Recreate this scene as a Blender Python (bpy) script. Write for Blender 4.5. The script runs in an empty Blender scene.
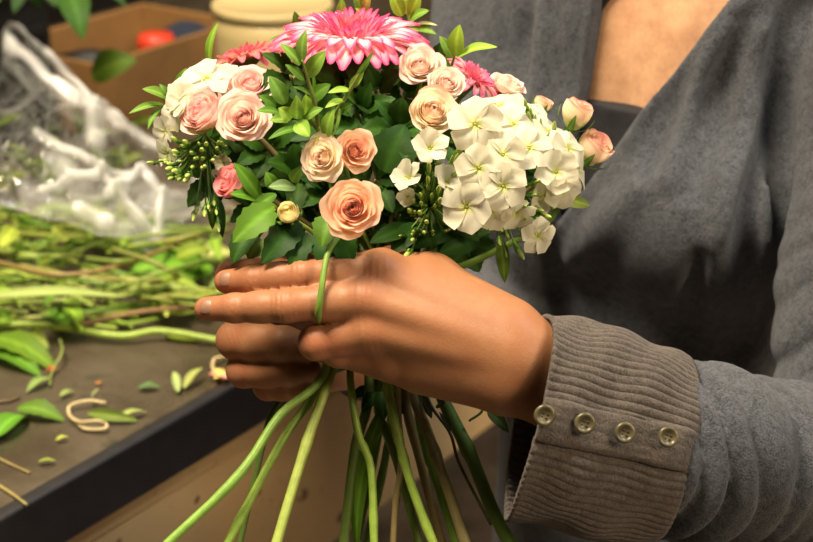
import bpy, math, random
import numpy as np
from mathutils import Vector, Matrix
random.seed(7); RNG = np.random.default_rng(7)
SC = bpy.context.scene; COL = SC.collection
A = lambda *v: np.array(v, dtype=np.float64)
def nrm(v): v = np.asarray(v, float); return v/(np.linalg.norm(v)+1e-12)
# ------------------------------------------------------------------ camera
PITCH = math.radians(22.0); FPX = 1700.0; CAM = A(0, 0, 1.5)
CX = A(1, 0, 0); CF = A(0, math.cos(PITCH), -math.sin(PITCH)); CU = A(0, math.sin(PITCH), math.cos(PITCH))
cam = bpy.data.cameras.new('camera'); cam.sensor_width = 36; cam.lens = FPX/813*36
cam.clip_start = 0.02; cam.clip_end = 60
cam.dof.use_dof = True; cam.dof.focus_distance = 0.905; cam.dof.aperture_fstop = 9.5
co = bpy.data.objects.new('camera', cam); COL.objects.link(co)
co.location = CAM; co.rotation_euler = (math.pi/2-PITCH, 0, 0); SC.camera = co
def ray(px, py): return CX*((px-406.5)/FPX) + CF - CU*((py-271)/FPX)
def P(px, py, d): return CAM + ray(px, py)*d
def onz(px, py, z): r = ray(px, py); return CAM + r*((z-CAM[2])/r[2])
def onplane(px, py, p0, n): r = ray(px, py); return CAM + r*(np.dot(p0-CAM, n)/np.dot(r, n))
def fdir(dx, dy, dz): return nrm(CX*dx + CU*dy - CF*dz)      # right, up, towards the viewer
# ------------------------------------------------------------------ mesh + object helpers
def mesh_data(name, V, F, cols=None, uvs=None, smooth=True):
    me = bpy.data.meshes.new(name)
    V = np.asarray(V, np.float32)
    if isinstance(F, np.ndarray):
        n, k = F.shape
        me.vertices.add(len(V)); me.vertices.foreach_set('co', V.ravel())
        me.loops.add(n*k); me.loops.foreach_set('vertex_index', F.astype(np.int32).ravel())
        me.polygons.add(n); me.polygons.foreach_set('loop_start', np.arange(0, n*k, k, dtype=np.int32))
        me.update(calc_edges=True); me.validate()
    else:
        me.from_pydata(V.tolist(), [], F); me.update()
    if smooth: me.polygons.foreach_set('use_smooth', np.ones(len(me.polygons), bool))
    if cols is not None:
        c = np.ones((len(V), 4), np.float32); c[:, :3] = cols
        at = me.color_attributes.new('Col', 'FLOAT_COLOR', 'POINT'); at.data.foreach_set('color', c.ravel())
    return me
ORG = {}
def thing(name, loc, label, cat, group=None):
    o = bpy.data.objects.new(name, None); COL.objects.link(o); o.empty_display_size = .02
    o.location = loc; ORG[o] = A(*loc); o['label'] = label; o['category'] = cat
    if group: o['group'] = group
    return o
def tag(o, label, cat, group=None, kind=None):
    o['label'] = label; o['category'] = cat
    if group: o['group'] = group
    if kind: o['kind'] = kind
    return o
def part(name, V, F, mat, parent=None, cols=None, smooth=True, label=None):
    """a mesh given in world coordinates; its origin is its parent's (or its own centre at top level)"""
    V = np.asarray(V, float)
    if parent is not None: org = ORG[parent]
    else: org = A((V[:, 0].min()+V[:, 0].max())/2, (V[:, 1].min()+V[:, 1].max())/2, V[:, 2].min())
    o = bpy.data.objects.new(name, mesh_data(name, V-org, F, cols, smooth=smooth)); COL.objects.link(o)
    if mat: o.data.materials.append(mat)
    if parent is not None: o.parent = parent
    else: o.location = org
    ORG[o] = org
    if label: o['label'] = label
    return o
def struct(name, V, F, mat): o = part(name, V, F, mat, smooth=False); o['kind'] = 'structure'; return o
class MB:
    def __init__(s): s.V = []; s.F = []; s.C = []; s.n = 0
    def add(s, V, F, C=None):
        V = np.asarray(V, float); s.V.append(V)
        s.F += [tuple(int(i)+s.n for i in f) for f in F]; s.n += len(V)
        s.C.append(np.broadcast_to(np.asarray(C if C is not None else (1, 1, 1), float), (len(V), 3)).copy())
        return s
    def get(s): return np.concatenate(s.V), s.F, np.concatenate(s.C)
    def obj(s, name, mat, parent=None, **k):
        V, F, C = s.get(); return part(name, V, F, mat, parent, cols=C, **k)
def grid_faces(nu, nv, wrap=False):
    f = []
    for j in range(nv-1):
        for i in range(nu if wrap else nu-1):
            i2 = (i+1) % nu; f.append((j*nu+i, j*nu+i2, (j+1)*nu+i2, (j+1)*nu+i))
    return f
def catmull(pts, n):
    pts = np.asarray(pts, float)
    if len(pts) < 3: return np.array([pts[0]+(pts[-1]-pts[0])*t for t in np.linspace(0, 1, n)])
    q = np.vstack([2*pts[0]-pts[1], pts, 2*pts[-1]-pts[-2]]); out = []
    for t in np.linspace(0, len(pts)-1-1e-9, n):
        i = int(t); f = t-i; a, b, c, d = q[i:i+4]
        out.append(.5*((2*b)+(-a+c)*f+(2*a-5*b+4*c-d)*f*f+(-a+3*b-3*c+d)*f**3))
    return np.array(out)
def tube(path, rad, ns=8, cap=True, col=None):
    path = np.asarray(path, float); n = len(path)
    rad = np.broadcast_to(np.asarray(rad, float), (n,)) if np.ndim(rad) == 0 else np.interp(np.linspace(0, 1, n), np.linspace(0, 1, len(rad)), rad)
    T = np.gradient(path, axis=0); T /= np.linalg.norm(T, axis=1)[:, None]+1e-12
    up = A(0, 0, 1) if abs(T[0][2]) < .9 else A(1, 0, 0)
    N = nrm(np.cross(T[0], up)); V = []
    for i in range(n):
        N = nrm(N-T[i]*np.dot(N, T[i])); B = np.cross(T[i], N)
        for k in range(ns):
            a = 2*math.pi*k/ns; V.append(path[i]+rad[i]*(N*math.cos(a)+B*math.sin(a)))
    F = grid_faces(ns, n, True)
    if cap: F += [tuple(range(ns-1, -1, -1)), tuple(range((n-1)*ns, n*ns))]
    return np.array(V), F, col
def box_vf(c, sx, sy, sz, X=A(1, 0, 0), Y=A(0, 1, 0), Z=A(0, 0, 1)):
    V = [c+X*(i*sx/2)+Y*(j*sy/2)+Z*(k*sz/2) for i in (-1, 1) for j in (-1, 1) for k in (-1, 1)]
    return np.array(V), [(0, 1, 3, 2), (4, 6, 7, 5), (0, 4, 5, 1), (2, 3, 7, 6), (0, 2, 6, 4), (1, 5, 7, 3)]
def bevel(o, w=.003, seg=2):
    m = o.modifiers.new('bevel', 'BEVEL'); m.width = w; m.segments = seg; m.limit_method = 'ANGLE'; return o
def lathe(c, axis, prof, ns=48, col=None):
    """prof: list of (radius, height along the axis)"""
    Z = nrm(axis); X = nrm(np.cross(Z, A(.3, 1, .2))); Y = np.cross(Z, X); V = []
    for r, h in prof:
        for k in range(ns):
            a = 2*math.pi*k/ns; V.append(c+Z*h+(X*math.cos(a)+Y*math.sin(a))*r)
    return np.array(V), grid_faces(ns, len(prof), True), col
def ico(c, R, sub=2, scale=(1, 1, 1), axes=None):
    import bmesh
    bm = bmesh.new(); bmesh.ops.create_icosphere(bm, subdivisions=sub, radius=1)
    V = np.array([v.co[:] for v in bm.verts])*R*np.array(scale); F = [tuple(v.index for v in f.verts) for f in bm.faces]; bm.free()
    if axes is not None: V = V@np.array(axes)
    return V+c, F
# ------------------------------------------------------------------ materials
def newmat(name):
    m = bpy.data.materials.new(name); m.use_nodes = True; nt = m.node_tree; nt.nodes.clear()
    out = nt.nodes.new('ShaderNodeOutputMaterial'); return m, nt, out
def N(nt, t, **kw):
    n = nt.nodes.new(t)
    for k, v in kw.items():
        if k.startswith('i_'): n.inputs[k[2:].replace('_', ' ')].default_value = v
        else: setattr(n, k, v)
    return n
def mixc(nt, f, a, b, mode='MIX'):
    n = nt.nodes.new('ShaderNodeMix'); n.data_type = 'RGBA'; n.blend_type = mode
    for s, v in ((0, f), (6, a), (7, b)):
        if hasattr(v, 'is_output'): nt.links.new(v, n.inputs[s])
        else: n.inputs[s].default_value = (*v, 1) if isinstance(v, tuple) and len(v) == 3 else v
    return n.outputs[2]
def ramp(nt, f, lo, hi):
    n = nt.nodes.new('ShaderNodeMapRange'); n.inputs[1].default_value = lo; n.inputs[2].default_value = hi
    nt.links.new(f, n.inputs[0]); return n.outputs[0]
def noise(nt, scale, detail=3, rough=.5, coord='Object', dist=0):
    tc = N(nt, 'ShaderNodeTexCoord'); n = N(nt, 'ShaderNodeTexNoise'); n.inputs['Scale'].default_value = scale
    n.inputs['Detail'].default_value = detail; n.inputs['Roughness'].default_value = rough; n.inputs['Distortion'].default_value = dist
    nt.links.new(tc.outputs[coord], n.inputs['Vector']); return n.outputs[0]
def bump(nt, h, strength, dist=.001, prev=None):
    b = N(nt, 'ShaderNodeBump'); b.inputs['Strength'].default_value = strength; b.inputs['Distance'].default_value = dist
    nt.links.new(h, b.inputs['Height'])
    if prev: nt.links.new(prev, b.inputs['Normal'])
    return b.outputs[0]
def simple(name, col, rough=.6, var=.15, scale=30, bmp=.2, bdist=.001, metal=0, spec=.5, col2=None):
    m, nt, out = newmat(name); p = N(nt, 'ShaderNodeBsdfPrincipled'); p.inputs['Roughness'].default_value = rough
    p.inputs['Metallic'].default_value = metal; p.inputs['Specular IOR Level'].default_value = spec
    n = noise(nt, scale, 4, .6); f = ramp(nt, n, .3, .7)
    c = mixc(nt, f, tuple(x*(1-var) for x in col), col2 or tuple(min(1, x*(1+var)) for x in col))
    nt.links.new(c, p.inputs['Base Color'])
    if bmp: nt.links.new(bump(nt, n, bmp, bdist), p.inputs['Normal'])
    nt.links.new(p.outputs[0], out.inputs[0]); return m
def colmat(name, rough=.5, trans=.3, spec=.4, bscale=900, bstr=.15, sheen=0, sat=1.0, var=.0, sss=0):
    """colour from the mesh's own colour attribute, thin translucent tissue"""
    m, nt, out = newmat(name); p = N(nt, 'ShaderNodeBsdfPrincipled'); p.inputs['Roughness'].default_value = rough
    p.inputs['Specular IOR Level'].default_value = spec; p.inputs['Sheen Weight'].default_value = sheen
    at = N(nt, 'ShaderNodeAttribute'); at.attribute_name = 'Col'; c = at.outputs[0]
    if var:
        f = ramp(nt, noise(nt, 160, 3, .6), .3, .7); c = mixc(nt, f, c, mixc(nt, var, c, (.05, .09, .01)))
    nt.links.new(c, p.inputs['Base Color'])
    if bstr: nt.links.new(bump(nt, noise(nt, bscale, 2), bstr, .0005), p.inputs['Normal'])
    if trans:
        t = N(nt, 'ShaderNodeBsdfTranslucent'); nt.links.new(c, t.inputs[0])
        mx = N(nt, 'ShaderNodeMixShader'); mx.inputs[0].default_value = trans
        nt.links.new(p.outputs[0], mx.inputs[1]); nt.links.new(t.outputs[0], mx.inputs[2]); nt.links.new(mx.outputs[0], out.inputs[0])
    else: nt.links.new(p.outputs[0], out.inputs[0])
    return m
M = {}
M['petal'] = colmat('petal', .55, .42, .2)
M['leaf'] = colmat('leaf', .52, .25, .16, 500, .25)
M['stem'] = colmat('stem', .45, 0, .4, 300, .2, var=.35)
M['bud'] = colmat('bud', .5, .15, .3)
# ------------------------------------------------------------------ implicit surfaces (sparse surface nets)
def smin(a, b, k):
    if k <= 0: return np.minimum(a, b)
    h = np.maximum(k-np.abs(a-b), 0)/k; return np.minimum(a, b)-h*h*k*.25
def smax(a, b, k): return -smin(-a, -b, k)
def cap(p, a, b, ra, rb):
    a = np.asarray(a, np.float32); b = np.asarray(b, np.float32); ba = b-a
    t = np.clip((p-a)@ba/np.dot(ba, ba), 0, 1).astype(np.float32)
    d = p-a-t[:, None]*ba
    return np.sqrt(np.einsum('ij,ij->i', d, d))-(ra+(rb-ra)*t).astype(np.float32)
def ell(p, c, r, axes=None):
    q = p-np.asarray(c, np.float32)
    if axes is not None: q = q@np.asarray(axes, np.float32).T
    r = np.asarray(r, np.float32); k0 = np.linalg.norm(q/r, axis=1); k1 = np.linalg.norm(q/(r*r), axis=1)+1e-9
    return k0*(k0-1)/k1
def polygonize(sdf, lo, hi, h, nb=8):
    lo = np.asarray(lo, np.float64); nblk = np.ceil((np.asarray(hi)-lo)/(h*nb)).astype(int)
    bi = np.stack(np.meshgrid(*[np.arange(n) for n in nblk], indexing='ij'), -1).reshape(-1, 3)
    keep = np.zeros(len(bi), bool)
    for s in range(0, len(bi), 400000):
        c = (lo+(bi[s:s+400000]+.5)*nb*h).astype(np.float32); keep[s:s+400000] = np.abs(sdf(c)) < nb*h*1.15
    bi = bi[keep]; g = np.stack(np.meshgrid(*[np.arange(nb+1)]*3, indexing='ij'), -1).reshape(-1, 3)
    DIM = (nblk*nb+4).astype(np.int64); ckeys = []; cpos = []; qe = []
    key = lambda ijk: ((ijk[..., 0].astype(np.int64)+1)*DIM[1]+ijk[..., 1]+1)*DIM[2]+ijk[..., 2]+1
    offs = [(i, j, k) for i in (0, 1) for j in (0, 1) for k in (0, 1)]
    edges = [(a, b) for a in range(8) for b in range(a+1, 8) if sum(x != y for x, y in zip(offs[a], offs[b])) == 1]
    for s in range(0, len(bi), 600):
        B = bi[s:s+600]; base = B*nb
        ijk = base[:, None, :]+g[None]; D = sdf((lo+ijk.reshape(-1, 3)*h).astype(np.float32)).reshape(len(B), nb+1, nb+1, nb+1)
        cs = np.stack([D[:, i:i+nb, j:j+nb, k:k+nb] for i, j, k in offs], -1); sg = cs < 0
        act = sg.any(-1) & ~sg.all(-1); w = np.argwhere(act)
        if len(w) == 0: continue
        v = cs[act]; acc = np.zeros((len(w), 3)); cnt = np.zeros(len(w))
        for a, b in edges:
            m = (v[:, a] < 0) != (v[:, b] < 0); t = v[m, a]/(v[m, a]-v[m, b])
            oa = np.array(offs[a], float); ob = np.array(offs[b], float); acc[m] += oa+t[:, None]*(ob-oa); cnt[m] += 1
        cell = base[w[:, 0]]+w[:, 1:]; ckeys.append(key(cell)); cpos.append(lo+(cell+acc/cnt[:, None])*h)
        for ax in range(3):
            sl = [slice(0, nb)]*3; s2 = list(sl); s2[ax] = slice(1, nb+1)
            d0 = D[(slice(None), *sl)]; d1 = D[(slice(None), *s2)]; q = np.argwhere((d0 < 0) != (d1 < 0))
            if len(q): qe.append((ax, base[q[:, 0]]+q[:, 1:], d0[tuple(q.T)] < 0))
    K = np.concatenate(ckeys); X = np.concatenate(cpos); o = np.argsort(K); K = K[o]; X = X[o]; Fs = []
    for ax, e, ins in qe:
        a1, a2 = (ax+1) % 3, (ax+2) % 3; d1 = np.zeros(3, int); d1[a1] = 1; d2 = np.zeros(3, int); d2[a2] = 1
        ks = [key(e-d1-d2), key(e-d2), key(e), key(e-d1)]; idx = [np.minimum(np.searchsorted(K, k), len(K)-1) for k in ks]
        ok = np.all([K[i] == k for i, k in zip(idx, ks)], axis=0); q = np.stack(idx, 1)[ok]; f = ~ins[ok]
        q[f] = q[f][:, ::-1]; Fs.append(q)
    return X, np.concatenate(Fs)
def vnormals(V, F):
    n = np.cross(V[F[:, 2]]-V[F[:, 0]], V[F[:, 3]]-V[F[:, 1]]); R = np.zeros_like(V)
    for k in range(4): np.add.at(R, F[:, k], n)
    return R/(np.linalg.norm(R, axis=1)[:, None]+1e-12)
def trace(px, py, sdf, d0=.5, d1=2.5):
    r = ray(px, py); L = np.linalg.norm(r); t = d0
    for _ in range(160):
        s = float(sdf((CAM+r*t)[None].astype(np.float32))[0])
        if s < 2e-4: break
        t += s/L*.8
        if t > d1: break
    return CAM+r*t
# ================================================================== PERSON
O = A(.1925, 1.185, 0); TU = A(.842, -.5395, 0); TN = A(-.5395, -.842, 0)
ZP = [.60, .75, .90, 1.0, 1.08, 1.16, 1.23, 1.29, 1.335, 1.38, 1.50]
AP = [.112, .112, .108, .112, .124, .133, .138, .118, .075, .052, .050]
BP = [.105, .108, .096, .093, .100, .100, .094, .080, .062, .052, .050]
_zz = np.linspace(0, 1, 400); _t3 = catmull(np.array([ZP, AP, BP]).T, 400); ZPF, APF, BPF = _t3[:, 0], _t3[:, 1], _t3[:, 2]
def torso(p):
    q = p-O.astype(np.float32); lx = q@TU.astype(np.float32); ly = q@TN.astype(np.float32); z = p[:, 2]
    a = np.interp(z, ZPF, APF).astype(np.float32); b = np.interp(z, ZPF, BPF).astype(np.float32)
    d = (np.sqrt((lx/a)**2+(ly/b)**2+1e-9)-1)*np.minimum(a, b)
    d = smax(d, np.abs(z-1.10)-.39, .02)
    for s in (-1, 1):
        c = O+TU*(.066*s)+TN*.082+A(0, 0, 1.108)
        d = smin(d, ell(p, c, (.056, .052, .054), [TU, TN, A(0, 0, 1)]), .035)
    return d
SL = A(.308, 1.115, 1.262); EL = P(852, 474, 1.045); SRt = A(.078, 1.262, 1.27); ER = P(482, 312, 1.235)
WL = P(536, 367, .889); WR = P(356, 345, 1.055)
def hand_left(p):
    h = lambda x, y, d: P(x, y, d)
    K = .0085
    # wrist and forearm
    d = smin(cap(p, h(528, 350, .888), h(700, 428, .958), .0165, .030), cap(p, h(518, 381, .890), h(690, 440, .955), .0165, .030), .012)
    mcp = [h(381, 272, .902), h(366, 300, .8945), h(370, 331, .897), h(388, 358, .906)]
    wst = [h(505, 330, .890), h(510, 347, .885), h(512, 362, .885), h(505, 378, .890)]
    for m, w, r in zip(mcp, wst, (.0112, .0115, .0110, .0105)): d = smin(d, cap(p, w, m, .0145, r), K)
    d = smin(d, cap(p, h(500, 378, .896), h(425, 364, .908), .0155, .0145), .012)          # heel of the hand
    d = smin(d, cap(p, h(505, 330, .895), h(432, 281, .908), .0150, .0130), .012)          # thumb metacarpal
    d = smin(d, cap(p, h(470, 345, .900), h(400, 310, .912), .016, .015), .012)
    for m, w in zip(mcp[:3], ((500, 335, .8815), (505, 348, .8765), (505, 360, .877))):    # tendons
        e = h(*w); t = m+CF*-.0085; d = smin(d, cap(p, e, t, .0035, .0042), .007)
    palm = d
    for m in mcp: palm = smin(palm, cap(p, m-CF*.003, m-CF*.0025+CX*.001, .0098, .0098), .006)
    out = palm
    F = [((381, 272, .902), (303, 276, .899), (253, 280, .906), (226, 281.5, .913), (.0103, .0086, .0077, .0064), 1),
         ((366, 300, .8945), (287, 306, .8905), (235, 308, .899), (206.5, 309, .9055), (.0105, .0086, .0076, .0065), 1),
         ((370, 331, .897), (316, 342.5, .898), (318, 346, .928), (336, 346, .944), (.0105, .0092, .0080, .0066), 0),
         ((388, 358, .906), (338, 350, .906), (338, 354, .930), (350, 355, .943), (.0100, .0090, .0074, .0062), 0)]
    fs = []
    for a, b, c, e, r, st in F:
        a, b, c, e = h(*a), h(*b), h(*c), h(*e)
        prox = cap(p, a, b, r[0], r[1]); prox = smin(prox, cap(p, a+(b-a)*.45, a+(b-a)*.5, r[0]*.93, r[0]*.93), .004)
        ch = smin(smin(prox, cap(p, b, c, r[1], r[2]), .003), cap(p, c, e, r[2], r[3]), .003)
        if st: ch = smin(ch, cap(p, b+(c-b)*.45, b+(c-b)*.55, r[2]*1.03, r[2]*1.0), .004)
        fs.append(np.minimum(smin(prox, palm, .007), ch))
    # thumb, round the back of the stems
    t = smin(cap(p, h(432, 281, .908), h(392, 266, .936), .0130, .0105), cap(p, h(392, 266, .936), h(352, 268, .952), .0105, .0085), .004)
    t = smin(t, cap(p, h(352, 268, .952), h(322, 272, .955), .0085, .0070), .003)
    fs.append(smin(t, palm, .010))
    r = fs[0]
    for f in fs[1:]: r = smin(r, f, .0012)
    return r
def hand_right(p):
    h = lambda x, y, d: P(x, y, d)
    mcp = [h(292, 288, .998), h(282, 322, 1.004), h(286, 352, 1.008), h(298, 378, 1.010)]
    w = [h(352, 325, 1.05), h(354, 338, 1.055), h(356, 350, 1.055), h(356, 362, 1.05)]
    d = cap(p, h(356, 343, 1.055), ER, .024, .034)
    for m, q, r in zip(mcp, w, (.0115, .0115, .011, .0105)): d = smin(d, cap(p, q, m, .0155, r), .010)
    palm = d; fs = []
    F = [((292, 288, .998), (233, 277, .968), (276, 274, .946), (302, 274, .944), (.0105, .0098, .0085, .007)),
         ((282, 322, 1.004), (236, 340, .964), (284, 344, .9420), (304, 348, .945), (.0108, .0109, .0098, .0085)),
         ((286, 352, 1.008), (244, 370, .968), (288, 370, .9465), (308, 370, .950), (.0105, .0099, .0088, .0075)),
         ((298, 378, 1.010), (268, 385.5, .976), (300, 385, .953), (318, 382, .958), (.0098, .0084, .0077, .0066))]
    for a, b, c, e, r in F:
        a, b, c, e = h(*a), h(*b), h(*c), h(*e)
        prox = cap(p, a, b, r[0], r[1])
        ch = smin(smin(prox, cap(p, b, c, r[1], r[2]), .003), cap(p, c, e, r[2], r[3]), .003)
        ch = smin(ch, cap(p, b+(c-b)*.45, b+(c-b)*.5, r[2]*1.06, r[2]*1.06), .005)
        fs.append(np.minimum(smin(prox, palm, .008), ch))
    t = smin(cap(p, w[0]+CU*.004, h(330, 268, 1.012), .0140, .0110), cap(p, h(330, 268, 1.012), h(300, 262, .985), .0110, .0090), .004)
    fs.append(smin(smin(t, cap(p, h(300, 262, .985), h(276, 266, .966), .0090, .0072), .004), palm, .008))
    r = fs[0]
    for f in fs[1:]: r = smin(r, f, .0012)
    return r
def bbox_skip(p, f, lo, hi, pad=.05):
    lo = np.asarray(lo)-pad; hi = np.asarray(hi)+pad
    m = ((p > lo) & (p < hi)).all(1); out = np.maximum(np.abs(p-(lo+hi)/2)-(hi-lo)/2, 0); r = np.linalg.norm(out, axis=1).astype(np.float32)+np.float32(pad*.6)
    if m.any(): r[m] = f(p[m])
    return r
bl = np.array([P(190, 230, .87), P(190, 400, .87), P(710, 440, .98), P(560, 230, .98), P(190, 400, .97)])
br = np.array([P(200, 240, .93), P(200, 410, .93), P(500, 320, 1.27), P(400, 240, 1.25)])
CLV0 = trace(642, -20, lambda q: torso(q)+.004); CLV1 = trace(622, 150, lambda q: torso(q)+.004)
def body(p):
    d = torso(p)+.004
    d = smin(d, cap(p, SL, EL, .042, .036), .02); d = smin(d, cap(p, SRt, ER, .042, .036), .02)
    d = smin(d, cap(p, EL, P(700, 434, .957), .036, .031), .01)
    d = smax(d, -cap(p, CLV0+TN*.007, CLV1+TN*.007, .007, .012), .030)
    d = np.minimum(d, bbox_skip(p, hand_left, bl.min(0)-.02, bl.max(0)+.02)); d = np.minimum(d, bbox_skip(p, hand_right, br.min(0)-.02, br.max(0)+.02))
    return d
# ---- cardigan ----
CA, CB = P(527, 414, .889), P(670, 451, .945)                      # axis of the loose cuff
cdir = nrm(CB-CA); cE1 = nrm(CU*.97-CX*-.0); cE1 = nrm(P(546, 316, .889)-P(506, 512, .889))
cE2 = nrm(-CF+cdir*.10)
def planeloc(px, py, ly=.100):
    w = onplane(px, py, O+TN*ly, TN); q = w-O; return np.array([np.dot(q, TU), w[2]])
R1, R2, L1, L2 = planeloc(724, 0), planeloc(600, 178), planeloc(596, 0), planeloc(577, 172)
def half(lx, z, a, b, side):
    t = (b-a)/np.linalg.norm(b-a); n = np.array([t[1], -t[0]])*side; return ((lx-a[0])*n[0]+(z-a[1])*n[1]).astype(np.float32)
def vneck(p):
    q = p-O.astype(np.float32); lx = q@TU.astype(np.float32); z = p[:, 2]; ly = q@TN.astype(np.float32)
    sR = half(lx, z, R2, R1, 1); sL = half(lx, z, L2, L1, -1)
    w = smax(sR, sL, .006); return np.maximum(w, .02-ly)
FOLDS = []
def sleeve_fore(p):
    a = P(676, 450, .945).astype(np.float32); b = EL.astype(np.float32); ba = b-a; L = np.linalg.norm(ba); ba = ba/L
    q = p-a; s = q@ba; t = np.clip(s, 0, L); d = q-t[:, None]*ba; r = np.linalg.norm(d, axis=1)
    up = (d@cE1.astype(np.float32)); fr = d@cE2.astype(np.float32)
    ph = (s+up*.16+.004*np.sin(up*60+s*40))/.0245+.25*np.sin(s*75+fr*30)
    am = .0095*(.75+.35*np.sin(s*47+1.0))
    prof = np.abs(np.sin(math.pi*ph))-.62
    rad = .0462+(.051-.0462)*t/L+am*prof+.003*np.clip(1-np.abs(s-.02)/.03, 0, 1)
    return ((r-rad)*.8).astype(np.float32)
def sleeve_up(p, S, E, r0, r1, seed):
    a = S.astype(np.float32); ba = (E-S).astype(np.float32); L = np.linalg.norm(ba); ba = ba/L
    q = p-a; s = q@ba; t = np.clip(s, 0, L); d = q-t[:, None]*ba; r = np.linalg.norm(d, axis=1)
    x = d@nrm(np.cross(ba, A(0, 1, .2))).astype(np.float32)
    w = np.clip((t/L-.45)/.45, 0, 1)
    ph = (s+.45*x+.006*np.sin(x*70+seed))/.026+.3*np.sin(s*55+seed)
    rad = r0+(r1-r0)*t/L+.0052*w*(np.abs(np.sin(math.pi*ph))-.5)+.0016*np.sin(s*38+x*60+seed)
    return ((r-rad)*.8).astype(np.float32)
def card_base(p):
    d = torso(p)-.0125
    return d
def cardigan(p, folds=True):
    d = card_base(p)
    if folds:
        for pts, r, k, sgn in FOLDS:
            lo = pts.min(0)-.06; hi = pts.max(0)+.06; m = ((p > lo) & (p < hi)).all(1)
            if not m.any(): continue
            e = None; pm = p[m]
            for i in range(len(pts)-1):
                n = len(pts)-1; f0 = math.sin(math.pi*(i+.3)/(n+.6)); f1 = math.sin(math.pi*(i+1.3)/(n+.6))
                c = cap(pm, pts[i], pts[i+1], r*max(f0, .3), r*max(f1, .3)); e = c if e is None else np.minimum(e, c)
            d[m] = smin(d[m], e, k) if sgn > 0 else smax(d[m], -e, k)
    d = smin(d, sleeve_up(p, SRt, ER, .056, .045, 1.0), .025)
    v = smax(vneck(p), -(torso(p)+.032), .002); d = smax(d, -v, .003)
    d = smin(d, sleeve_up(p, SL, EL, .052, .050, 2.3), .004)
    if folds:
        m = ((p > ARMPIT.min(0)-.04) & (p < ARMPIT.max(0)+.04)).all(1)
        if m.any():
            e = None
            for i in range(len(ARMPIT)-1): c = cap(p[m], ARMPIT[i]-CF*.001, ARMPIT[i+1]-CF*.001, .0085, .0085); e = c if e is None else np.minimum(e, c)
            d[m] = smax(d[m], -e, .012)
    d = smin(d, sleeve_fore(p), .006)
    d = smin(d, cap(p, ER, P(372, 345, 1.07), .044, .036), .008)
    return d
nofold = lambda p: card_base(p)
def fold(pix, r, k, sgn=1, inset=.0): 
    pts = np.array([trace(x, y, nofold) for x, y in pix]); pts = catmull(pts, max(6, len(pix)*3))
    FOLDS.append((pts+CF*inset, r, k, sgn))
# ridges that hang from the shoulder, and the hollows between them
fold([(736, 10), (722, 42), (703, 82), (690, 120), (668, 180)], .0080, .014, 1, .001)
fold([(748, 22), (732, 56), (718, 94), (707, 135), (692, 190)], .0095, .013, -1, -.0035)
fold([(768, 30), (756, 80), (748, 140), (733, 190), (716, 245), (676, 305)], .0085, .014, 1, .001)
fold([(766, 130), (756, 190), (752, 245), (748, 300), (742, 350)], .0100, .013, -1, -.0035)
fold([(776, 150), (770, 200), (773, 260), (772, 330)], .0060, .010, 1, .000)
fold([(676, 40), (655, 90), (632, 140)], .0060, .012, 1, .001)
fold([(690, 45), (672, 90), (655, 140), (640, 180)], .0070, .012, -1, -.0035)
fold([(640, 190), (606, 226), (566, 262)], .0075, .020, 1, .002)
fold([(700, 260), (684, 320), (660, 362)], .0080, .014, -1, -.003)
fold([(524, 250), (534, 310), (530, 370)], .0090, .018, 1, .001)
fold([(545, 240), (556, 300), (556, 360)], .0090, .018, -1, -.003)
fold([(578, 2), (573, 60), (566, 118)], .0045, .006, -1, -.0025)
fold([(545, 0), (541, 50), (533, 110)], .0080, .012, 1, .001)
fold([(526, 0), (522, 50), (512, 110)], .0080, .012, -1, -.0035)
fold([(500, 0), (496, 60), (486, 120)], .0080, .012, 1, .001)
fold([(474, 0), (470, 60), (464, 120)], .0070, .012, -1, -.0035)
ARMPIT = catmull(np.array([trace(x, y, nofold) for x, y in ((808, 4), (788, 36), (779, 72), (778, 105), (782, 140), (784, 200), (783, 260), (782, 330))]), 30)
person = thing('person', tuple(A(O[0], O[1], .70)), 'person in a charcoal V-neck cardigan holding the bouquet of roses and phlox in both hands', 'person')
# ---- materials
def skin_mat():
    m, nt, out = newmat('skin'); p = N(nt, 'ShaderNodeBsdfPrincipled'); p.inputs['Roughness'].default_value = .47; p.inputs['Specular IOR Level'].default_value = .27
    at = N(nt, 'ShaderNodeAttribute'); at.attribute_name = 'Col'
    n1 = ramp(nt, noise(nt, 55, 4, .6), .35, .7); n2 = ramp(nt, noise(nt, 420, 3, .6), .35, .75)
    c = mixc(nt, n1, at.outputs[0], mixc(nt, .42, at.outputs[0], (.27, .085, .04)))
    c = mixc(nt, n2, c, mixc(nt, .16, c, (.22, .09, .04)))
    sp = ramp(nt, noise(nt, 95, 1, .4), .80, .82); c = mixc(nt, sp, c, mixc(nt, .55, c, (.18, .06, .03)))
    nt.links.new(c, p.inputs['Base Color'])
    p.inputs['Subsurface Weight'].default_value = .12; p.inputs['Subsurface Radius'].default_value = (.004, .0015, .0008); p.inputs['Subsurface Scale'].default_value = 1
    tc = N(nt, 'ShaderNodeTexCoord'); v = N(nt, 'ShaderNodeTexVoronoi'); v.inputs['Scale'].default_value = 900; nt.links.new(tc.outputs['Object'], v.inputs['Vector'])
    b = bump(nt, v.outputs['Distance'], .10, .0005); b = bump(nt, noise(nt, 260, 4, .65), .10, .0006, b); nt.links.new(b, p.inputs['Normal'])
    nt.links.new(p.outputs[0], out.inputs[0]); return m
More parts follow.
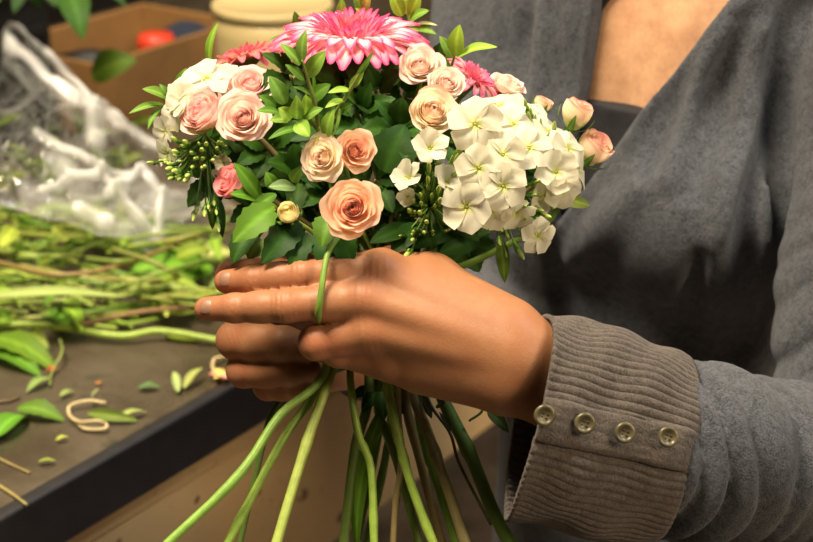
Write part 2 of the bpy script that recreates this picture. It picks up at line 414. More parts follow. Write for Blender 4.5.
def wool_mat(name, c1, c2, sc=820, rib=False):
    m, nt, out = newmat(name); p = N(nt, 'ShaderNodeBsdfPrincipled'); p.inputs['Roughness'].default_value = .95; p.inputs['Specular IOR Level'].default_value = .12
    p.inputs['Sheen Weight'].default_value = .25; p.inputs['Sheen Roughness'].default_value = .5; p.inputs['Sheen Tint'].default_value = (.6, .6, .62, 1)
    n = noise(nt, sc, 4, .75); n2 = noise(nt, sc*.22, 4, .7); n3 = noise(nt, 30, 3, .6)
    c = mixc(nt, ramp(nt, n, .40, .60), c1, c2); c = mixc(nt, ramp(nt, n2, .38, .66), c, mixc(nt, .45, c, tuple(x*1.55 for x in c2)))
    c = mixc(nt, ramp(nt, n3, .3, .7), c, mixc(nt, .25, c, tuple(x*.6 for x in c1)))
    nt.links.new(c, p.inputs['Base Color'])
    b = bump(nt, n, .9, .0016); b = bump(nt, n2, .5, .0022, b); nt.links.new(b, p.inputs['Normal'])
    nt.links.new(p.outputs[0], out.inputs[0]); return m
M['skin'] = skin_mat(); M['wool'] = wool_mat('grey wool', (.022, .025, .030), (.090, .098, .112))
M['rib'] = wool_mat('taupe rib knit', (.052, .042, .034), (.125, .102, .082), 900); M['black_knit'] = simple('black jersey', (.012, .012, .014), .85, .3, 200, .4)
M['nail'] = simple('fingernail', (.27, .145, .09), .45, .12, 200, .1)
M['button'] = simple('horn button', (.080, .068, .034), .28, .35, 160, .15); M['dark'] = simple('dark thread', (.02, .018, .015), .8)
# ---- body mesh
alllo = np.minimum(np.minimum(bl.min(0), br.min(0)), A(.0, .92, .70))-.03; allhi = np.maximum(np.maximum(bl.max(0), br.max(0)), A(.38, 1.34, 1.5))+.03
import time as _t; _t0 = _t.time()
H_BODY = globals().get('H_BODY', .0013)
V, F = polygonize(body, alllo, allhi, H_BODY)
nr = vnormals(V, F)
# knuckle creases: ripples across the back of each joint, and redder skin on the knuckles and finger ends
base = np.tile(A(.325, .156, .072), (len(V), 1)); red = np.zeros(len(V)); disp = np.zeros(len(V))
def joint(pt, axis, amp, width, per, redw):
    pt = P(*pt); q = V-pt; r2 = (q**2).sum(1); m = r2 < .02**2
    ax = nrm(axis); t = q[m]@ax; bk = np.clip(-(nr[m]@CF)*1.3, 0, 1)
    disp[m] += amp*np.cos(2*math.pi*t/per)*np.exp(-(t/width)**2)*np.exp(-r2[m]/.013**2)*bk
    red[m] += redw*np.exp(-r2[m]/.010**2)
dirL = nrm(P(225, 282, .913)-P(381, 272, .90))
joint((301, 276, .895), dirL, .00042, .005, .0030, .5); joint((285, 306, .886), dirL, .00048, .006, .0029, .5)
joint((252, 279, .901), dirL, .0003, .004, .0022, .4); joint((234, 308, .894), dirL, .0003, .004, .0022, .4)
for q in ((381, 268, .893), (366, 298, .885), (370, 330, .887)): joint(q, dirL, .00025, .006, .0035, .45)
for q in ((316, 342, .889), (338, 350, .897), (236, 340, .955), (246, 370, .958), (268, 385, .967), (233, 277, .96)): joint(q, nrm(CU*.4+CX), .0002, .006, .0026, .7)
for q in ((213, 281, .908), (197, 309, .90)): red += .8*np.exp(-((V-P(*q))**2).sum(1)/.010**2)
V = V+nr*disp[:, None]
chest = np.clip((V[:, 1]-1.0)/.05, 0, 1)*np.clip((V[:, 2]-1.0)/.05, 0, 1)
cols = base*(1-.42*np.clip(red, 0, 1)[:, None])+A(.55, .16, .085)*(.42*np.clip(red, 0, 1)[:, None])
cols = cols*(1-chest[:, None])+A(.74, .44, .25)*chest[:, None]
bodyo = part('body', V, F, M['skin'], person, cols)
# ---- fingernails
def nail(tip, c, nx, rr, wid, ln):
    """tip->c axis of the last phalanx, nx outward direction of the nail"""
    ax = nrm(P(*tip)-P(*c)); nx = nrm(nx-ax*np.dot(nx, ax)); sd = np.cross(ax, nx); o = P(*tip); Vn = []; nu, nv = 11, 9
    for j in range(nv):
        v = j/(nv-1)*2-1
        for i in range(nu):
            u = i/(nu-1)*2-1; uu = u*math.sqrt(max(0, 1-.75*abs(v)**3.2)); a = uu*wid
            rad = rr+.0006-.0002*abs(u)**3-(.0022 if v > 0 else .0008)*abs(v)**2.2
            Vn.append(o+ax*(v*ln-.0026)+nx*(rad*math.cos(a))+sd*(rad*math.sin(a)))
    o2 = part('fingernail', Vn, grid_faces(nu, nv), M['nail'], person)
    s = o2.modifiers.new('thick', 'SOLIDIFY'); s.thickness = .0006; s.offset = -1
nail((226, 281.5, .913), (253, 280, .906), -CF+CX*-.25+CU*.2, .0066, .62, .0050)
nail((206.5, 309, .9055), (235, 308, .899), -CF+CX*-.25+CU*.2, .0067, .60, .0050)
# ---- cardigan mesh
lo = np.minimum.reduce([SL, EL, SRt, ER, A(.02, 1.0, .70), P(360, 345, 1.07), P(676, 450, .945)])-.08; hi = np.maximum.reduce([SL, EL, SRt, ER, A(.36, 1.32, 1.33)])+.08
lo[2] = .69; V, F = polygonize(cardigan, lo, A(hi[0], hi[1], 1.345), globals().get('H_CARD', .0026))
card = part('cardigan', V, F, M['wool'], person)
def camisole(p):
    q = p-O.astype(np.float32); lx = q@TU.astype(np.float32); ly = q@TN.astype(np.float32); z = p[:, 2]
    zt = planeloc(606, 106)[1]; d = torso(p)+.001
    top = z-(zt-.05*(lx-planeloc(606, 106)[0])); st = np.abs(lx-planeloc(592, 4)[0]+(z-planeloc(592, 4)[1])*-.55)-.0055
    st = np.maximum(st, .0-ly)
    d = np.maximum(d, np.minimum(top, st)); d = np.maximum(d, -(torso(p)+.032)); return np.maximum(np.maximum(d, .03-ly), .95-z)
V, F = polygonize(camisole, A(.02, 1.0, .93), A(.36, 1.3, 1.33), .0022)
part('camisole', V, F, M['black_knit'], person, label='black camisole')
# ---- ribbed cuff with its button band
nth, ns = 560, 44; Vc = []
th = np.linspace(0, 2*math.pi, nth, endpoint=False)
for j in range(ns):
    s = j/(ns-1); c = CA+(CB-CA)*s; ru = .0520+.0025*math.sin(s*2.6)-.0035*s**6; rv = .034+.013*s-.003*s**8
    for a in th:
        e1 = ru*math.sin(a); e2 = rv*math.cos(a); fr = math.cos(a) > 0
        off = e1+.0005-s*.004; rib = .00062*math.cos(70*a)
        band = (1 if -.0075 < off < .0118 else 0) if fr and s < .965 else 0
        h = 0.0
        if fr and s < .965:
            if band: rib = .00010*math.cos(70*a); h = .0016-.0007*max(0, (abs(off-.00215)-.008)/.0017)**2
            elif -.017 < off <= -.0075: h = -.0020*math.exp(-((off+.0075)/.003)**2)
        edge = .0009*math.exp(-(s/.018)**2)
        wob = .0012*math.sin(s*9+a*3)+.0008*math.sin(s*17-a*5)
        k = 1+(rib+h+edge+wob)/math.hypot(e1, e2)
        Vc.append(c+cE1*(e1*k)+cE2*(e2*k)+cdir*(.0015*math.sin(a*2)))
cuff = part('cuff', Vc, grid_faces(nth, ns, True), M['rib'], card, label='ribbed taupe cuff')
sm = cuff.modifiers.new('thick', 'SOLIDIFY'); sm.thickness = .0022; sm.offset = -1
for px, py in ((544, 415), (584, 423), (624, 432.5), (667, 437)):
    # where the viewing ray meets the band's ellipse
    best = None
    for t in np.linspace(.80, 1.0, 800):
        w = CAM+ray(px, py)*t; s = np.dot(w-CA, cdir)/np.linalg.norm(CB-CA); q = w-CA-(CB-CA)*s
        ru = .0520; rv = .034+.013*s
        if (np.dot(q, cE1)/ru)**2+(np.dot(q, cE2)/rv)**2 <= 1: best = (w, q, ru, rv); break
    w, q, ru, rv = best; n = nrm(cE1*np.dot(q, cE1)/ru**2+cE2*np.dot(q, cE2)/rv**2); c = w+n*.0014
    prof = [(0, .0012), (.0029, .0012), (.0036, .0020), (.0045, .0024), (.0053, .0020), (.0056, .0010), (.0053, 0), (0, 0)]
    v, f, _ = lathe(c, n, prof, 28); b = part('button', v, f, M['button'], card)
    X = nrm(np.cross(n, CU)+.4*CU); Y = np.cross(n, X); mb = MB()
    for i in (-1, 1):
        for j in (-1, 1):
            v, f, _ = lathe(c+X*(i*.0011)+Y*(j*.0011)+n*.0011, n, [(0, .0004), (.0006, .0004), (.0006, 0), (0, 0)], 10); mb.add(v, f)
    hv, hf, hc = mb.get(); o2 = part('button_holes', hv, hf, M['dark'], card)
print('person', _t.time()-_t0)
# ================================================================== BOUQUET
def frame(f, roll=0.0):
    Z = nrm(f); X = nrm(np.cross(A(0, 0, 1) if abs(Z[2]) < .95 else A(0, 1, 0), Z)); Y = np.cross(Z, X)
    c, s = math.cos(roll), math.sin(roll); return X*c+Y*s, Y*c-X*s, Z
def lerp(a, b, t): return A(*a)*(1-t)+A(*b)*t
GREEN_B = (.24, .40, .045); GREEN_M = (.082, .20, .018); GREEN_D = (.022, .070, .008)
def leaf_vf(base, tip, w, n, col=GREEN_M, fold=.25, bend=.12, serr=0, nv=11, nu=7, twist=0, shape=.85):
    base = np.asarray(base, float); ax = tip-base; L = np.linalg.norm(ax); ax = ax/L; n = nrm(n-ax*np.dot(n, ax)); sd = np.cross(ax, n)
    V = []; C = []; col = A(*col)
    for j in range(nv):
        v = j/(nv-1); pr = math.sin(math.pi*min(1, .03+.97*v)**shape)**.75 if v < 1 else 0.03
        ww = w/2*max(pr, .03)*(1+(serr*(.10 if j % 2 else -.06)))
        c = base+ax*(L*v)+n*(L*bend*(math.sin(math.pi*v*.9)-.9*v*v)); tw = twist*v
        s2 = sd*math.cos(tw)+n*math.sin(tw); n2 = n*math.cos(tw)-sd*math.sin(tw)
        for i in range(nu):
            u = i/(nu-1)*2-1; rip = .03*w*math.sin(9*v+3*u)*abs(u)
            V.append(c+s2*(u*ww)+n2*(fold*ww*abs(u)**1.3+rip))
            vein = math.exp(-(u/.10)**2)*.5+.16*(math.cos((v*2.2-abs(u)*.8)*14) > .86)
            C.append(col*(1-.1*abs(u))*(1+vein*.9))
    return V, grid_faces(nu, nv), C
def leaf(name, parent, base, tip, w, n, mat='leaf', **k):
    k['col'] = A(*k.get('col', GREEN_M))*RNG.uniform(.85, 1.18)*A(RNG.uniform(.9, 1.12), 1, RNG.uniform(.8, 1.1))
    V, F, C = leaf_vf(base, tip, w, n, **k); return part(name, V, F, M[mat], parent, C)
# ---------------- stems: where each one leaves the grip and where it runs below
STEM = {1: ([(326, 369, .930), (312, 389, .926), (279, 416, .918), (239, 475, .905), (168, 543, .893), (140, 570, .888)], 4.4, (.20, .36, .05)),
        2: ([(326, 372, .938), (309, 402, .934), (282, 441, .926), (235, 529, .912), (215, 566, .906)], 4.2, (.24, .38, .05)),
        3: ([(333, 368, .934), (311, 430, .920), (290, 497, .908), (277, 541, .902), (268, 572, .898)], 5.0, (.36, .46, .09)),
        4: ([(350, 373, .936), (358, 433, .930), (371, 468, .927), (374, 541, .922), (375, 572, .92)], 4.0, (.27, .42, .06)),
        5: ([(387, 384, .934), (399, 440, .928), (412, 487, .924), (434, 545, .918), (446, 572, .915)], 4.6, (.28, .42, .06)),
        6: ([(368, 402, .950), (355, 449, .948), (344, 541, .945), (341, 572, .944)], 5.0, (.11, .17, .03)),
        8: ([(412, 390, .944), (428, 433, .940), (447, 487, .936), (466, 545, .932), (476, 572, .93)], 5.4, (.22, .17, .07)),
        9: ([(405, 400, .952), (421, 465, .948), (442, 545, .945), (449, 572, .943)], 4.6, (.20, .13, .05)),
        10: ([(420, 420, .958), (440, 490, .955), (457, 545, .952), (465, 572, .95)], 5.4, (.15, .26, .03)),
        11: ([(440, 392, .950), (469, 452, .948), (494, 513, .945), (514, 550, .943), (528, 572, .94)], 7.0, (.10, .17, .03)),
        12: ([(377, 405, .958), (394, 452, .955), (415, 528, .952), (426, 572, .95)], 4.4, (.13, .20, .03)),
        13: ([(428, 398, .938), (450, 433, .934), (460, 465, .932), (491, 525, .930)], 1.7, (.05, .035, .02)),
        14: ([(398, 405, .940), (401, 462, .936), (396, 503, .934), (392, 560, .931)], 3.4, (.24, .17, .07)),
        15: ([(360, 360, .972), (300, 385, .985), (273, 411, .985), (262, 449, .982), (250, 500, .980)], 3.2, (.07, .12, .02)),
        16: ([(445, 385, .950), (463, 392, .948), (479, 398, .946), (482, 411, .945), (469, 421, .944)], 1.3, (.07, .12, .02)),
        17: ([(392, 400, .966), (385, 460, .966), (366, 545, .965)], 4.0, (.12, .2, .03)),
        18: ([(383, 398, .972), (374, 460, .972), (356, 545, .970)], 4.0, (.15, .23, .03))}
_used = {}
def stem_path(top, f, key, via=None):
    """bloom base -> through the grip -> the cut end"""
    pts = [top, top-nrm(f)*.022]
    low = [P(*q) for q in STEM[key][0]]
    if key not in (13, 16): low.append(low[-1]+nrm(low[-1]-low[-2])*.06)
    if via: pts += [P(*q) for q in via]
    else:
        i = _used.setdefault(key, 0); _used[key] += 1
        g = P(383+(STEM[key][0][0][0]-383)*.72+RNG.uniform(-5, 5), 335, .955+(STEM[key][0][0][2]-.945)*.7+.004*i)
        up = P(383+(STEM[key][0][0][0]-383)*.55+RNG.uniform(-10, 10), 285, .960+RNG.uniform(-.010, .010))
        pts += [(top-nrm(f)*.03)*.45+up*.55, up, g]
    return catmull(pts+low, 15+3*len(pts+low))
def stem_part(root, top, f, key, via=None, name='stem', rtop=None):
    path = stem_path(top, f, key, via); r = STEM[key][1]*.93/FPX; n = len(path)
    rr = np.interp(np.linspace(0, 1, n), [0, .35, .55, 1], [rtop or r*.6, r*.75, r, r])
    for q in (.62, .80, .91):                                       # swollen joints along the stem
        rr = rr*(1+.22*np.exp(-((np.linspace(0, 1, n)-q+RNG.uniform(-.03, .03))/.012)**2))
    c = A(*STEM[key][2]); V, F, _ = tube(path, rr, 10)
    C = np.tile(c, (len(V), 1))*np.interp(np.repeat(np.linspace(0, 1, n), 10), [0, .5, 1], [.8, .9, 1.1])[:, None]
    return part(name, V, F, M['stem'], root, C)
# ---------------- roses
def petal_grid(phi, f, R, opn, ph, nu=13, nv=11, cols=None):
    tau = math.radians(2+opn*66*f**1.7); L = R*(.86+.20*f); r0 = R*(.035+.20*f); V = []; C = []
    W = R*(.40+.44*f)
    for j in range(nv):
        v = j/(nv-1)
        for i in range(nu):
            u = i/(nu-1)*2-1; ve = v*(1-.17*abs(u)**3.6)+.015*math.sin(4*u+ph)*v*v
            bul = .24*math.sin(math.pi*min(1, ve*1.02))
            rr = r0+L*(math.sin(tau)*ve**1.1)+R*bul*(.25+.75*f); z = L*math.cos(tau)*ve+R*.10*(1-f)
            e = max(0, (ve-.66)/.34); ec = e*e*(1-.35*math.cos(u*2.2+ph)*f)
            rr += R*(.17*f*opn+.012)*ec; z -= R*.17*f*opn*ec
            wv = W*(.42+.58*math.sin(math.pi*min(1, .10+ve*.66))**.8); ang = min(2.1, wv/max(rr, .13*R))*u
            rr *= 1+.13*u*(1-.7*f)+.018*math.sin(7*u+ph)*e
            z += R*.025*math.sin(4*u+ph*1.7)*ve
            V.append((rr*math.cos(phi+ang), rr*math.sin(phi+ang), z))
            C.append(cols(f, ve, abs(u), e))
    return V, grid_faces(nu, nv), C
def rose_cols(base, mid, edge, heart=None):
    base, mid, edge = A(*base), A(*mid), A(*edge); heart = A(*(heart or mid))
    def g(f, v, u, e):
        c = base+(mid-base)*min(1, v*1.5); c = c+(heart-c)*(1-f)**1.5*.8
        return c+(edge-c)*min(1, .85*max(0, (v-.80)/.2)**2+.35*u**4*v)*(.35+.65*f)
    return g
def rose(px, py, d, f, dia, cols, opn, key, label, cat='rose', n=32, via=None, name='rose', tall=1.0, seps=1, leaves=(), group='roses in the bouquet', calyx=(.13, .25, .04)):
    f = fdir(*f); c = P(px, py, d); rad = dia/2*d/FPX; R = rad/(.52+.55*opn)*.80
    X, Y, Z = frame(f, RNG.uniform(0, 6)); Bm = np.stack([X, Y, Z])
    ctr = c-Z*(R*.55*tall); root = thing(name, tuple(ctr), label, cat, group)
    mb = MB(); nout = 11
    for i in range(n):
        t = i/(n-1); V, F, C = petal_grid(i*2.39996+RNG.uniform(-.12, .12), t, R*RNG.uniform(.96, 1.04), opn, RNG.uniform(0, 6), cols=cols)
        V = np.array(V)*A(1, 1, tall); mx = np.hypot(V[:, 0], V[:, 1]).max()
        W = V@Bm+ctr
        if i >= n-nout: part('petal', W, F, M['petal'], root, C)
        else: mb.add(W, F, C)
    mb.obj('heart', M['petal'], root)
    # green cup and sepals
    mc = MB(); v, ff, _ = lathe(ctr-Z*R*.42, Z, [(0, 0), (.13*R, .02*R), (.22*R, .16*R), (.20*R, .34*R), (.30*R, .46*R)], 16); mc.add(v, ff, A(*calyx))
    for k in range(5):
        a = k*1.2566+.3; dr = X*math.cos(a)+Y*math.sin(a)
        b0 = ctr+dr*R*.22-Z*R*.05; tp = ctr+dr*R*(.75 if opn > .5 else .92)+Z*R*(.05 if opn > .5 else .80)*seps
        v, ff, cc = leaf_vf(b0, tp, R*.30, dr*.6-Z*.4, calyx, .2, .15, 0, 8, 5); mc.add(v, ff, cc)
    mc.obj('calyx', M['leaf'], root)
    stem_part(root, ctr-Z*R*.42, Z, key, via, rtop=.0013)
    for b, t, w, nn, col in leaves: leaf('leaf', root, P(*b), P(*t), w*d/FPX, fdir(*nn), col=col, serr=1, fold=.18, bend=.10)
    return root
PK = rose_cols((.97, .86, .72), (.97, .72, .64), (.95, .46, .47), (.95, .56, .52)); PK2 = rose_cols((.97, .86, .72), (.98, .78, .66), (.96, .58, .52), (.96, .62, .55))
PE = rose_cols((.97, .80, .46), (.98, .66, .44), (.97, .62, .50), (.96, .50, .34)); CR = rose_cols((.97, .90, .58), (.98, .87, .66), (.96, .58, .52), (.97, .78, .60))
CO = rose_cols((.94, .58, .50), (.93, .46, .44), (.92, .36, .40)); YB = rose_cols((.90, .84, .36), (.94, .86, .50), (.93, .78, .48))
CP = rose_cols((.97, .90, .70), (.98, .84, .72), (.96, .56, .54), (.97, .72, .62)); BG = rose_cols((.76, .84, .36), (.95, .78, .54), (.88, .26, .30), (.94, .62, .46))
up = (0, .6, 1)
rose(203, 113, .925, (-.55, .40, .75), 60, PK, .62, 11, 'pink rose on the left side beside the white phlox, tilted outwards', tall=1.15)
rose(243, 118, .905, (-.12, .18, 1), 60, PK2, .85, 8, 'pale pink open rose right of the tilted pink rose on the left')
rose(250, 84, .945, (.05, .55, .80), 52, PK, .85, 10, 'pink rose peeping out behind the pale pink open rose, below the coral gerbera')
rose(322, 158, .888, (-.35, .05, 1), 52, CR, .88, 2, 'yellowish cream rose touching the peach rose above the largest rose', leaves=[((312, 150, .90), (318, 137, .885), 10, (0, .2, 1), (.45, .5, .12))])
rose(356, 150, .897, (.25, .12, 1), 47, PE, .82, 3, 'small peach rose with a tight swirl, right of the yellowish cream rose', leaves=[((384, 172, .915), (405, 124, .92), 46, (.1, .1, 1), GREEN_D)])
rose(353, 208, .872, (-.05, .06, 1), 66, PE, .86, 1, 'large open peach rose lowest at the front, right above the hand', via=[(336, 240, .892), (327, 256, .886), (322, 286, .8805), (318.5, 314, .8835), (321, 327, .905), (327, 345, .924)],
     leaves=[((333, 214, .893), (321, 246, .883), 30, (-.2, .1, 1), GREEN_M), ((338, 232, .90), (352, 262, .893), 30, (.1, -.3, 1), GREEN_D)])
rose(231, 182, .912, (-.65, .30, .55), 42, CO, .45, 9, 'half-closed coral pink rose among leaves low on the left side', tall=1.1)
rose(288, 213, .897, (-.1, .45, .9), 29, YB, .22, 4, 'tiny yellow cream rosebud left of the large peach rose', cat='rosebud', n=16, name='rosebud')
rose(420, 65, .932, (.02, .35, .9), 50, CP, .75, 5, 'cream peach rose right under the right edge of the pink gerbera')
rose(447, 83, .922, (.25, .35, .9), 42, CP, .72, 6, 'small peach rose squeezed between two cream roses on the upper right')
rose(433, 111, .900, (.15, .30, .95), 56, CR, .62, 12, 'cream rose with pink edges directly above the half-open white phlox floret')
rose(508, 85, .955, (.3, .75, .45), 40, CP, .7, 17, 'peach cream rose behind the top of the white phlox')
rose(542, 104, .962, (.35, .8, .3), 26, BG, .35, 18, 'little peach rosebud at the back right of the white phlox', cat='rosebud', n=14, name='rosebud')
rose(577, 114, .935, (.35, .80, .35), 40, BG, .30, 14, 'upper pink and cream rosebud at the far right edge of the bouquet', cat='rosebud', n=16, name='rosebud', tall=1.25)
rose(594, 149, .942, (.55, .62, .45), 48, BG, .35, 15, 'lower pink and cream rosebud at the far right edge of the bouquet', cat='rosebud', n=16, name='rosebud', tall=1.2)
# ---------------- gerberas
def ray_petal(L, w, cup, droop, cols, nu=7, nv=10, ph=0):
    V = []; C = []
    for j in range(nv):
        v = j/(nv-1); ww = w/2*(.35+.65*math.sin(math.pi*min(1, .10+.78*v)))*(1 if v < .9 else 1-.55*((v-.9)/.1)**2)
        for i in range(nu):
            u = i/(nu-1)*2-1
            V.append((L*v, ww*u, cup*ww*u*u*1.2+L*(.16*math.sin(v*2.2)-droop*v*v)+.0004*math.cos(u*9)+.0006*math.sin(ph+v*5)))
            C.append(cols(v, abs(u)))
    return np.array(V), grid_faces(nu, nv), np.array(C)
def gerbera(px, py, d, f, dia, key, label, tone=1.0, nr=34, pink=(.86, .045, .20), pale=(.98, .78, .76)):
    f = fdir(*f); c = P(px, py, d); R = dia/2*d/FPX; X, Y, Z = frame(f, .2); Bm = np.stack([X, Y, Z])
    root = thing('gerbera', tuple(c), label, 'gerbera', 'gerberas in the bouquet'); pink = A(*pink); pale = A(*pale); 
    def g1(v, u): e = min(1, .95*max(0, (v-.58)/.42)**1.2+.70*u**3); return pale+(pink-pale)*e
    def g2(v, u): e = min(1, .30+.7*max(0, (v-.3)/.7)+.3*u*u); return pale*A(1, .75, .8)+(pink-pale*A(1, .75, .8))*e
    for row, (cnt, L0, w0, dr, el, gg) in enumerate(((nr, .80, .21, .24, .0, g1), (nr-8, .66, .19, .10, .10, g1))):
        for k in range(cnt):
            a = 2*math.pi*(k+.5*row)/cnt+RNG.uniform(-.05, .05); L = R*L0*RNG.uniform(.93, 1.06)
            V, F, C = ray_petal(L, R*w0*RNG.uniform(.9, 1.1), .35, dr+RNG.uniform(-.06, .06), gg, ph=RNG.uniform(0, 6))
            V[:, 0] += R*.18; V[:, 2] += V[:, 0]*el
            ca, sa = math.cos(a), math.sin(a); W = np.stack([V[:, 0]*ca-V[:, 1]*sa, V[:, 0]*sa+V[:, 1]*ca, V[:, 2]], 1)
            part('ray_petal', W@Bm+c, F, M['petal'], root, C)
    mb = MB()
    for r0, cnt, L0, w0, tilt in ((.30, 26, .34, .10, .75), (.24, 24, .34, .09, 1.0), (.16, 18, .30, .08, 1.25), (.09, 12, .22, .07, 1.4), (.03, 6, .16, .06, 1.5)):
        for k in range(cnt):
            a = 2*math.pi*k/cnt+RNG.uniform(-.1, .1)+r0*9; V, F, C = ray_petal(R*L0*RNG.uniform(.85, 1.1), R*w0, .5, -.05, g2, 5, 6)
            t = tilt+RNG.uniform(-.15, .15); V = np.stack([V[:, 0]*math.cos(t)-V[:, 2]*math.sin(t)+R*r0, V[:, 1], V[:, 0]*math.sin(t)+V[:, 2]*math.cos(t)], 1)
            if r0 < .2: C = C*.7+A(.85, .35, .22)*.3
            ca, sa = math.cos(a), math.sin(a); W = np.stack([V[:, 0]*ca-V[:, 1]*sa, V[:, 0]*sa+V[:, 1]*ca, V[:, 2]], 1); mb.add(W@Bm+c, F, C)
    mb.obj('disc', M['petal'], root)
    v, ff, _ = lathe(c-Z*R*.16, Z, [(0, 0), (.10*R, .0), (.26*R, .10*R), (.30*R, .17*R)], 20); part('calyx', v, ff, M['leaf'], root, np.tile(A(.10, .19, .03), (len(v), 1)))
    stem_part(root, c-Z*R*.15, Z, key, rtop=.0026); return root
gerbera(352, 40, .958, (.03, .93, .36), 164, 11, 'big hot pink gerbera with white streaked petals on top of the bouquet')
gerbera(246, 62, .990, (-.30, .95, .05), 100, 6, 'dusky coral gerbera behind the pink roses at the top left', nr=20, pink=(.80, .15, .22), pale=(.76, .32, .22))
gerbera(474, 80, .950, (.55, .70, .40), 72, 17, 'small pink gerbera half hidden behind the peach roses on the upper right', nr=18, pink=(.88, .13, .30), pale=(.93, .52, .48))
# ---------------- phlox
def floret_mesh(open_, ph):
    mb = MB(); white = A(.74, .71, .55); thr = A(.70, .74, .26)
    for k in range(5):
        a0 = k*2*math.pi/5; V = []; C = []; nu, nv = 9, 8; r = random.Random(k+ph*7); tw = r.uniform(-.22, .22); lift = r.uniform(-.22, .16)
        for j in range(nv):
            v = j/(nv-1)
            for i in range(nu):
                u = i/(nu-1)*2-1; vv = v*(1-.25*abs(u)**1.7+.07*math.exp(-(u/.3)**2)*v)
                w = .50*(.16+.84*math.sin(math.pi*min(1, .02+vv*.62))**.9); rr = .07+.93*vv
                t = (1-open_)*1.25+lift*vv; x = .07+rr*math.cos(t)*1.0-.07*math.cos(t); z = (rr-.07)*math.sin(t)
                y = w*u*(1-.25*(1-open_)); z += .05*u*u*(1-vv)+.07*math.sin(vv*2.4)-(.17+.10*math.sin(k*2.1+ph))*vv*vv*open_+.06*u*u*vv+tw*u*vv+.035*math.sin(vv*7+u*4+ph+k)
                ca, sa = math.cos(a0), math.sin(a0); V.append((x*ca-y*sa, x*sa+y*ca, z))
                C.append(thr+(white-thr)*min(1, (vv/.22)**1.2)*(1))
        mb.add(V, grid_faces(nu, nv), C)
    v, f, _ = lathe(A(0, 0, -.85), A(0, 0, 1), [(.035, 0), (.05, .3), (.06, .7), (.085, .88)], 8); mb.add(v, f, A(.62, .66, .26))
    v, f, _ = lathe(A(0, 0, -1.05), A(0, 0, 1), [(.02, 0), (.075, .1), (.085, .35), (.06, .42)], 8); mb.add(v, f, A(.14, .26, .04))
    v, f = ico(A(0, 0, .0), .055, 1); mb.add(v, f, A(.62, .60, .12))
    return mb.get()
FLO = [mesh_data('floret', *floret_mesh(o, p)) for o, p in ((1, 0), (.95, 1), (.9, 2), (.8, 3), (.45, 4))]
for m_ in FLO: m_.materials.append(M['petal'])
def bud_mesh():
    mb = MB(); v, f, _ = lathe(A(0, 0, 0), A(0, 0, 1), [(.0, -1.0), (.10, -.9), (.15, -.3), (.15, .2)], 8); mb.add(v, f, A(.15, .30, .04))
    for k in range(4):
        a = k*1.57; d = A(math.cos(a), math.sin(a), 0); v, f, cc = leaf_vf(d*.12-A(0, 0, .5), d*.26+A(0, 0, .55), .16, d, (.16, .33, .05), .1, .05, 0, 5, 3); mb.add(v, f, cc)
    v, f, _ = lathe(A(0, 0, 0), A(0, 0, 1), [(.11, .0), (.15, .35), (.17, .75), (.11, 1.15), (.0, 1.35)], 8); mb.add(v, f, A(.40, .52, .13)); return mb.get()
BUD = mesh_data('bud', *bud_mesh()); BUD.materials.append(M['bud'])
def place(name, me, root, c, f, s, roll):
    o = bpy.data.objects.new(name, me); COL.objects.link(o); o.parent = root; X, Y, Z = frame(f, roll)
    m = Matrix.Identity(4)
    for r in range(3): m[r][0] = X[r]*s; m[r][1] = Y[r]*s; m[r][2] = Z[r]*s; m[r][3] = c[r]-ORG[root][r]
    o.matrix_local = m; return o
def phlox(ctr, key, label, flo, buds, nbud, bspread, leaves):
    c = P(*ctr); root = thing('phlox', tuple(c), label, 'phlox', 'white phlox in the bouquet'); stalks = MB()
    for px, py, d, fx, fy, fz, dia, k in flo:
        q = P(px, py, d); f = fdir(fx, fy, fz); s = dia/2*d/FPX*1.10; place('floret', FLO[k], root, q, f, s, RNG.uniform(0, 6))
        v, ff, _ = tube(catmull([q-f*s*.95, q-f*s*1.6, c], 6), .0006, 5); stalks.add(v, ff, A(.14, .25, .04))
    for bx, by, d in buds:
        for _ in range(nbud):
            q = P(bx+RNG.normal(0, bspread), by+RNG.normal(0, bspread), d+RNG.uniform(-.004, .008)); f = nrm((q-c)*1.0+fdir(0, .3, .6)*.03)
            s = .0062*RNG.uniform(.6, 1.35); place('bud', BUD, root, q, f, s, 0)
            v, ff, _ = tube(catmull([q, q-f*.006, c], 5), .0005, 5); stalks.add(v, ff, A(.12, .22, .035))
    stalks.obj('stalks', M['stem'], root)
    stem_part(root, c, fdir(0, 1, .1), key, rtop=.0018)
    for b, t, w, nn, col in leaves: leaf('leaf', root, P(*b), P(*t), w*.92/FPX, fdir(*nn), col=col, fold=.15, bend=.15, shape=1.1)
phlox((492, 175, .930), 5, 'large head of white phlox in full bloom right of centre', [
    (475, 124, .889, -.05, .15, 1, 52, 0), (514, 124, .905, .25, .55, .8, 46, 1), (500, 106, .920, .0, .8, .5, 42, 2), (479, 168, .883, -.05, .0, 1, 45, 1),
    (503, 155, .889, .15, .15, 1, 44, 0), (503, 186, .884, .15, -.1, 1, 46, 2), (467, 207, .886, -.2, -.25, .9, 50, 3), (529, 148, .900, .4, .35, .8, 46, 2),
    (517, 213, .902, .25, -.6, .7, 38, 3), (492, 212, .898, .0, -.6, .8, 36, 3), (538, 236, .900, .3, -.35, .85, 36, 2)],
    [(530, 200, .905), (540, 220, .908), (505, 235, .912)], 7, 9, [((480, 240, .93), (440, 252, .915), 22, (0, .2, 1), GREEN_D), ((500, 235, .93), (505, 282, .925), 14, (0, 0, 1), (.10, .16, .02)), ((470, 225, .93), (412, 246, .915), 22, (0, .3, 1), GREEN_D)])
